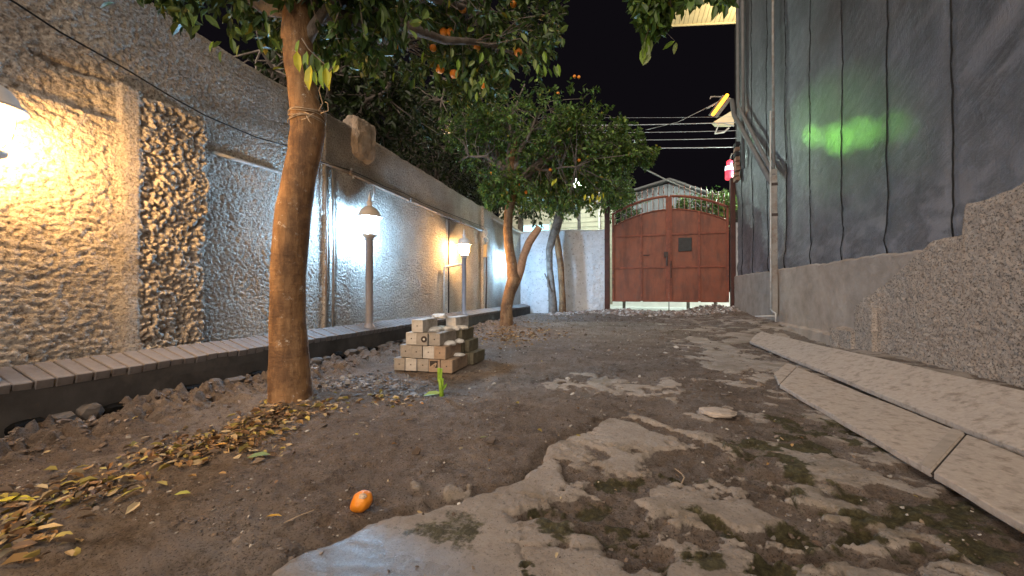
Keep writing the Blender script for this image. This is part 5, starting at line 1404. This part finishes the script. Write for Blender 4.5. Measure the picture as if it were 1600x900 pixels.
# bushes behind the gate
def bush(px, py, Y, rx, rz_, n, label, bright=1.2):
    c = onY(px, py, Y); t = thing('street_shrub', label, 'shrub', (c.x, c.y, .1))
    L = lambda v: Vector(v) - t.location
    lb = [limb((c.x, c.y, c.z - rz_ * 1.0), (c.x + random.uniform(-rx, rx) * .7, c.y + random.uniform(-.3, .3), c.z + random.uniform(-.4, .6) * rz_), 5, .05, .05) for _ in range(6)]
    s = MB(); s.tube([(0, 0, 0), tuple(L(lb[0][0]))], [.05, .04], 7)
    for q in lb: s.tube([L(v) for v in q], [.025, .02, .015, .01, .006], 5)
    s.build('stems', M['bark_grey'], t, True)
    crown('crown', t, ell((c.x, c.y, c.z), (rx, .45, rz_)), n, lb, .10, 10, bright, .02, droop=.2)
    for ch in t.children:
        if ch.name.startswith(('crown', 'twigs')): ch.location = -t.location
bush(1118, 322, 12.6, .55, .50, 230, 'leafy green shrub showing above the right half of the gate', 1.7)
bush(1075, 330, 12.9, .45, .35, 130, 'small green shrub behind the middle of the gate pickets', 1.3)
bush(975, 322, 12.8, .45, .55, 190, 'green shrub behind the left gate post and pickets', 1.3)
# building high up at the right with a lit panelled soffit
ZS = 13.5
E0, E1 = onZ(1049, 37, ZS), onZ(1150, 32, ZS)
tw_ = thing('tall_building', 'dark tall building whose lit panelled eave shows at the top right', 'building', (E0.x, E0.y, 0))
ex, ey = E1.x - E0.x, E1.y - E0.y; WB = 7.0; sl_ = ey / ex
MB().add([(x, y, z) for z in (0, ZS + 3) for x, y in ((4.2, 1), (WB, 1), (WB, 6), (4.2, 6))], [(3, 2, 1, 0), (4, 5, 6, 7), (0, 1, 5, 4), (1, 2, 6, 5), (2, 3, 7, 6), (3, 0, 4, 7)]).build('wall', M['darkwall'], tw_)
def hex_(x0, x1, y0, y1, z0, z1):
    return MB().add([(x, yy + sl_ * x, z) for z in (z0, z1) for x, yy in ((x0, y0), (x1, y0), (x1, y1), (x0, y1))], [(3, 2, 1, 0), (4, 5, 6, 7), (0, 1, 5, 4), (1, 2, 6, 5), (2, 3, 7, 6), (3, 0, 4, 7)])
for k in range(17):
    hex_(k * .20, k * .20 + .182, -4.0, -.02, ZS, ZS + .03).build('soffit_panel', M['soffit'], tw_)
hex_(-.02, 3.4, -.018, .05, ZS - .05, ZS + .12).build('fascia', M['soffit'], tw_)
hex_(-.02, 3.4, -4.0, -.02, ZS + .034, ZS + .12).build('roof_deck', M['roofmetal'], tw_)
fl = MB().box((3.2, -1.6, ZS - 1.7), (3.5, -1.4, ZS - 1.55), bev=.01).build('floodlight', M['lampcap'], tw_)
ld = bpy.data.lights.new('eave_lamp', 'POINT'); ld.energy = 420; ld.color = (1, .80, .42); ld.shadow_soft_size = .1
lo = bpy.data.objects.new('eave_lamp', ld); COL.objects.link(lo); lo.parent = tw_; lo.location = (3.1, -1.5, ZS - 1.45)
# tube lamp on its bracket at the roadside building corner
t0, t1 = atd(1115, 178, 12.0), atd(1138, 147, 11.2)
tl = thing('tube_lamp', 'glowing orange tube lamp on a tilted bracket near the tarpaulin edge', 'lamp', tuple(t0))
Lt = lambda v: Vector(v) - tl.location
MB().tube([Lt(t0), Lt(t1)], .045, 10).build('tube', M['tube'], tl, True)
up_ = Vector((.0, .10, .10))
MB().add([Lt(t0 + v) for v in (Vector((-.10, .08, .02)), Vector((.14, .12, -.08)))] + [Lt(t1 + v) for v in (Vector((.14, .12, -.08)), Vector((-.10, .08, .04)))] + [Lt(t0 + v + Vector((0, .03, .03))) for v in (Vector((-.10, .08, .02)), Vector((.14, .12, -.08)))] + [Lt(t1 + v + Vector((0, .03, .03))) for v in (Vector((.14, .12, -.08)), Vector((-.10, .08, .04)))],
         [(0, 1, 2, 3), (7, 6, 5, 4), (0, 4, 5, 1), (1, 5, 6, 2), (2, 6, 7, 3), (3, 7, 4, 0)]).build('reflector', M['darkpipe'], tl)
MB().tube([Lt(atd(1138, 150, 11.9)), Lt(atd(1112, 150, 11.6)), Lt(atd(1111, 153, 11.5))], .02, 6).tube([Lt(atd(1130, 155, 11.8)), Lt(atd(1106, 168, 11.6))], .025, 6).build('bracket', M['pole'], tl, True)
wc = thing('corner_canopy', 'small pale metal canopy frame jutting out below the orange tube lamp', 'canopy', tuple(atd(1130, 195, 12)))
Lc = lambda v: Vector(v) - wc.location
q = [atd(1117, 189, 12), atd(1148, 170, 12), atd(1148, 194, 12), atd(1122, 194, 12)]
MB().add([Lc(v) for v in q] + [Lc(v + Vector((0, .4, .1))) for v in q], [(0, 1, 2, 3), (7, 6, 5, 4), (0, 4, 5, 1), (1, 5, 6, 2), (2, 6, 7, 3), (3, 7, 4, 0)]).build('panel', M['soffit'], wc)
MB().tube([Lc(atd(1118, 208, 12)), Lc(atd(1132, 206, 12)), Lc(atd(1140, 199, 12))], .025, 6).tube([Lc(atd(1118, 208, 12)), Lc(atd(1126, 190, 12)), Lc(atd(1148, 196, 12))], .02, 6).build('frame', M['whitepipe'], wc, True)
rl = atd(1141, 266, 11.6)
r_ = thing('red_lantern', 'glowing red lantern with white band hanging by the gate post', 'lantern', tuple(rl))
MB().lathe([(.11, -.27), (.125, -.25), (.125, 0)], n=20).build('body', M['redlit'], r_, True)
MB().lathe([(.13, .001), (.135, .03), (.12, .13)], n=20).build('band', M['whitelit'], r_, True)
MB().lathe([(.08, .135), (.085, .28), (.03, .32)], n=16).build('neck', M['redlit'], r_, True)
MB().tube([(0, 0, .3), (.05, 0, .5), (.3, .05, .55)], .018, 6).build('hook', M['iron'], r_, True)
# wires
for k, (y0, y1, x0, rr, wob) in enumerate(((181, 181, 985, .004, 0), (194, 190, 975, .012, 1), (205, 203, 985, .007, 0), (217, 215, 990, .008, 0), (228.5, 229, 1018, .013, 0))):
    p0, p1 = atd(x0 - 120, y0 + 1, 12.6), atd(1165, y1, 11.9)
    pts = [p0.lerp(p1, t) - Vector((0, 0, .03 * math.sin(math.pi * t))) for t in np.linspace(0, 1, 9)]
    lab = ['faintest overhead wire, highest of the five', 'thick overhead wire just under the highest one', 'thin overhead wire in the middle of the five', 'overhead wire second from the bottom', 'brightest overhead wire, lowest of the five'][k]
    tag(MB().tube(pts, rr, 5).build('overhead_wire', M['wire'], None, True), lab, 'wire', 'overhead wires beyond the gate')
tag(MB().tube([atd(1010, 202, 12.3), atd(1060, 190, 12), atd(1112, 164, 11.8)], .010, 5).build('service_wire', M['darkpipe'], None, True), 'slack dark wire rising to the orange tube lamp', 'wire')
tag(MB().tube([atd(998, 258, 12.3), atd(1040, 280, 12.3), atd(1100, 306, 12.3), atd(1141, 314, 12)], .022, 6).build('stay_cable', M['darkpipe'], None, True), 'dark stay cable sloping down over the gable behind the gate', 'cable')
# green light on the tarpaulin: unseen spots added on the invented street lamp's mast to shape the patch
tgt = onX(1302, 213, TX); src = Vector((sl.x, sl.y, 6.5))
MB().tube([(0, 0, sl.z + .1), (0, 0, 6.3)], .03, 8).build('mast', M['darkpipe'], st, True)
gs = MB().lathe([(.04, -.06), (.05, -.05), (.05, .03), (.03, .05)], (0, 0, 6.4), n=14).build('added_green_fixture', M['iron'], st, True)
for nm, en, sz, qx, qy in (('green_beam', 2600, 3.0, 1268, 212), ('green_beam', 3400, 3.2, 1306, 218), ('green_beam', 2400, 2.6, 1346, 206), ('green_beam', 900, 2.2, 1400, 196), ('green_spill', 420, 13.0, 1290, 214), ('green_beam', 1500, 3.0, 1178, 214)):
    tgt = onX(qx, qy, TX)
    gd = bpy.data.lights.new(nm, 'SPOT'); gd.energy = en; gd.color = (.30, 1, .10); gd.spot_size = math.radians(sz); gd.spot_blend = 1.0; gd.shadow_soft_size = .03
    go = bpy.data.objects.new(nm, gd); COL.objects.link(go); go.parent = gs; go.location = (.07, -.07, 6.4)
    go.rotation_euler = (tgt - (src + Vector((.07, -.07, 0)))).to_track_quat('-Z', 'Y').to_euler()
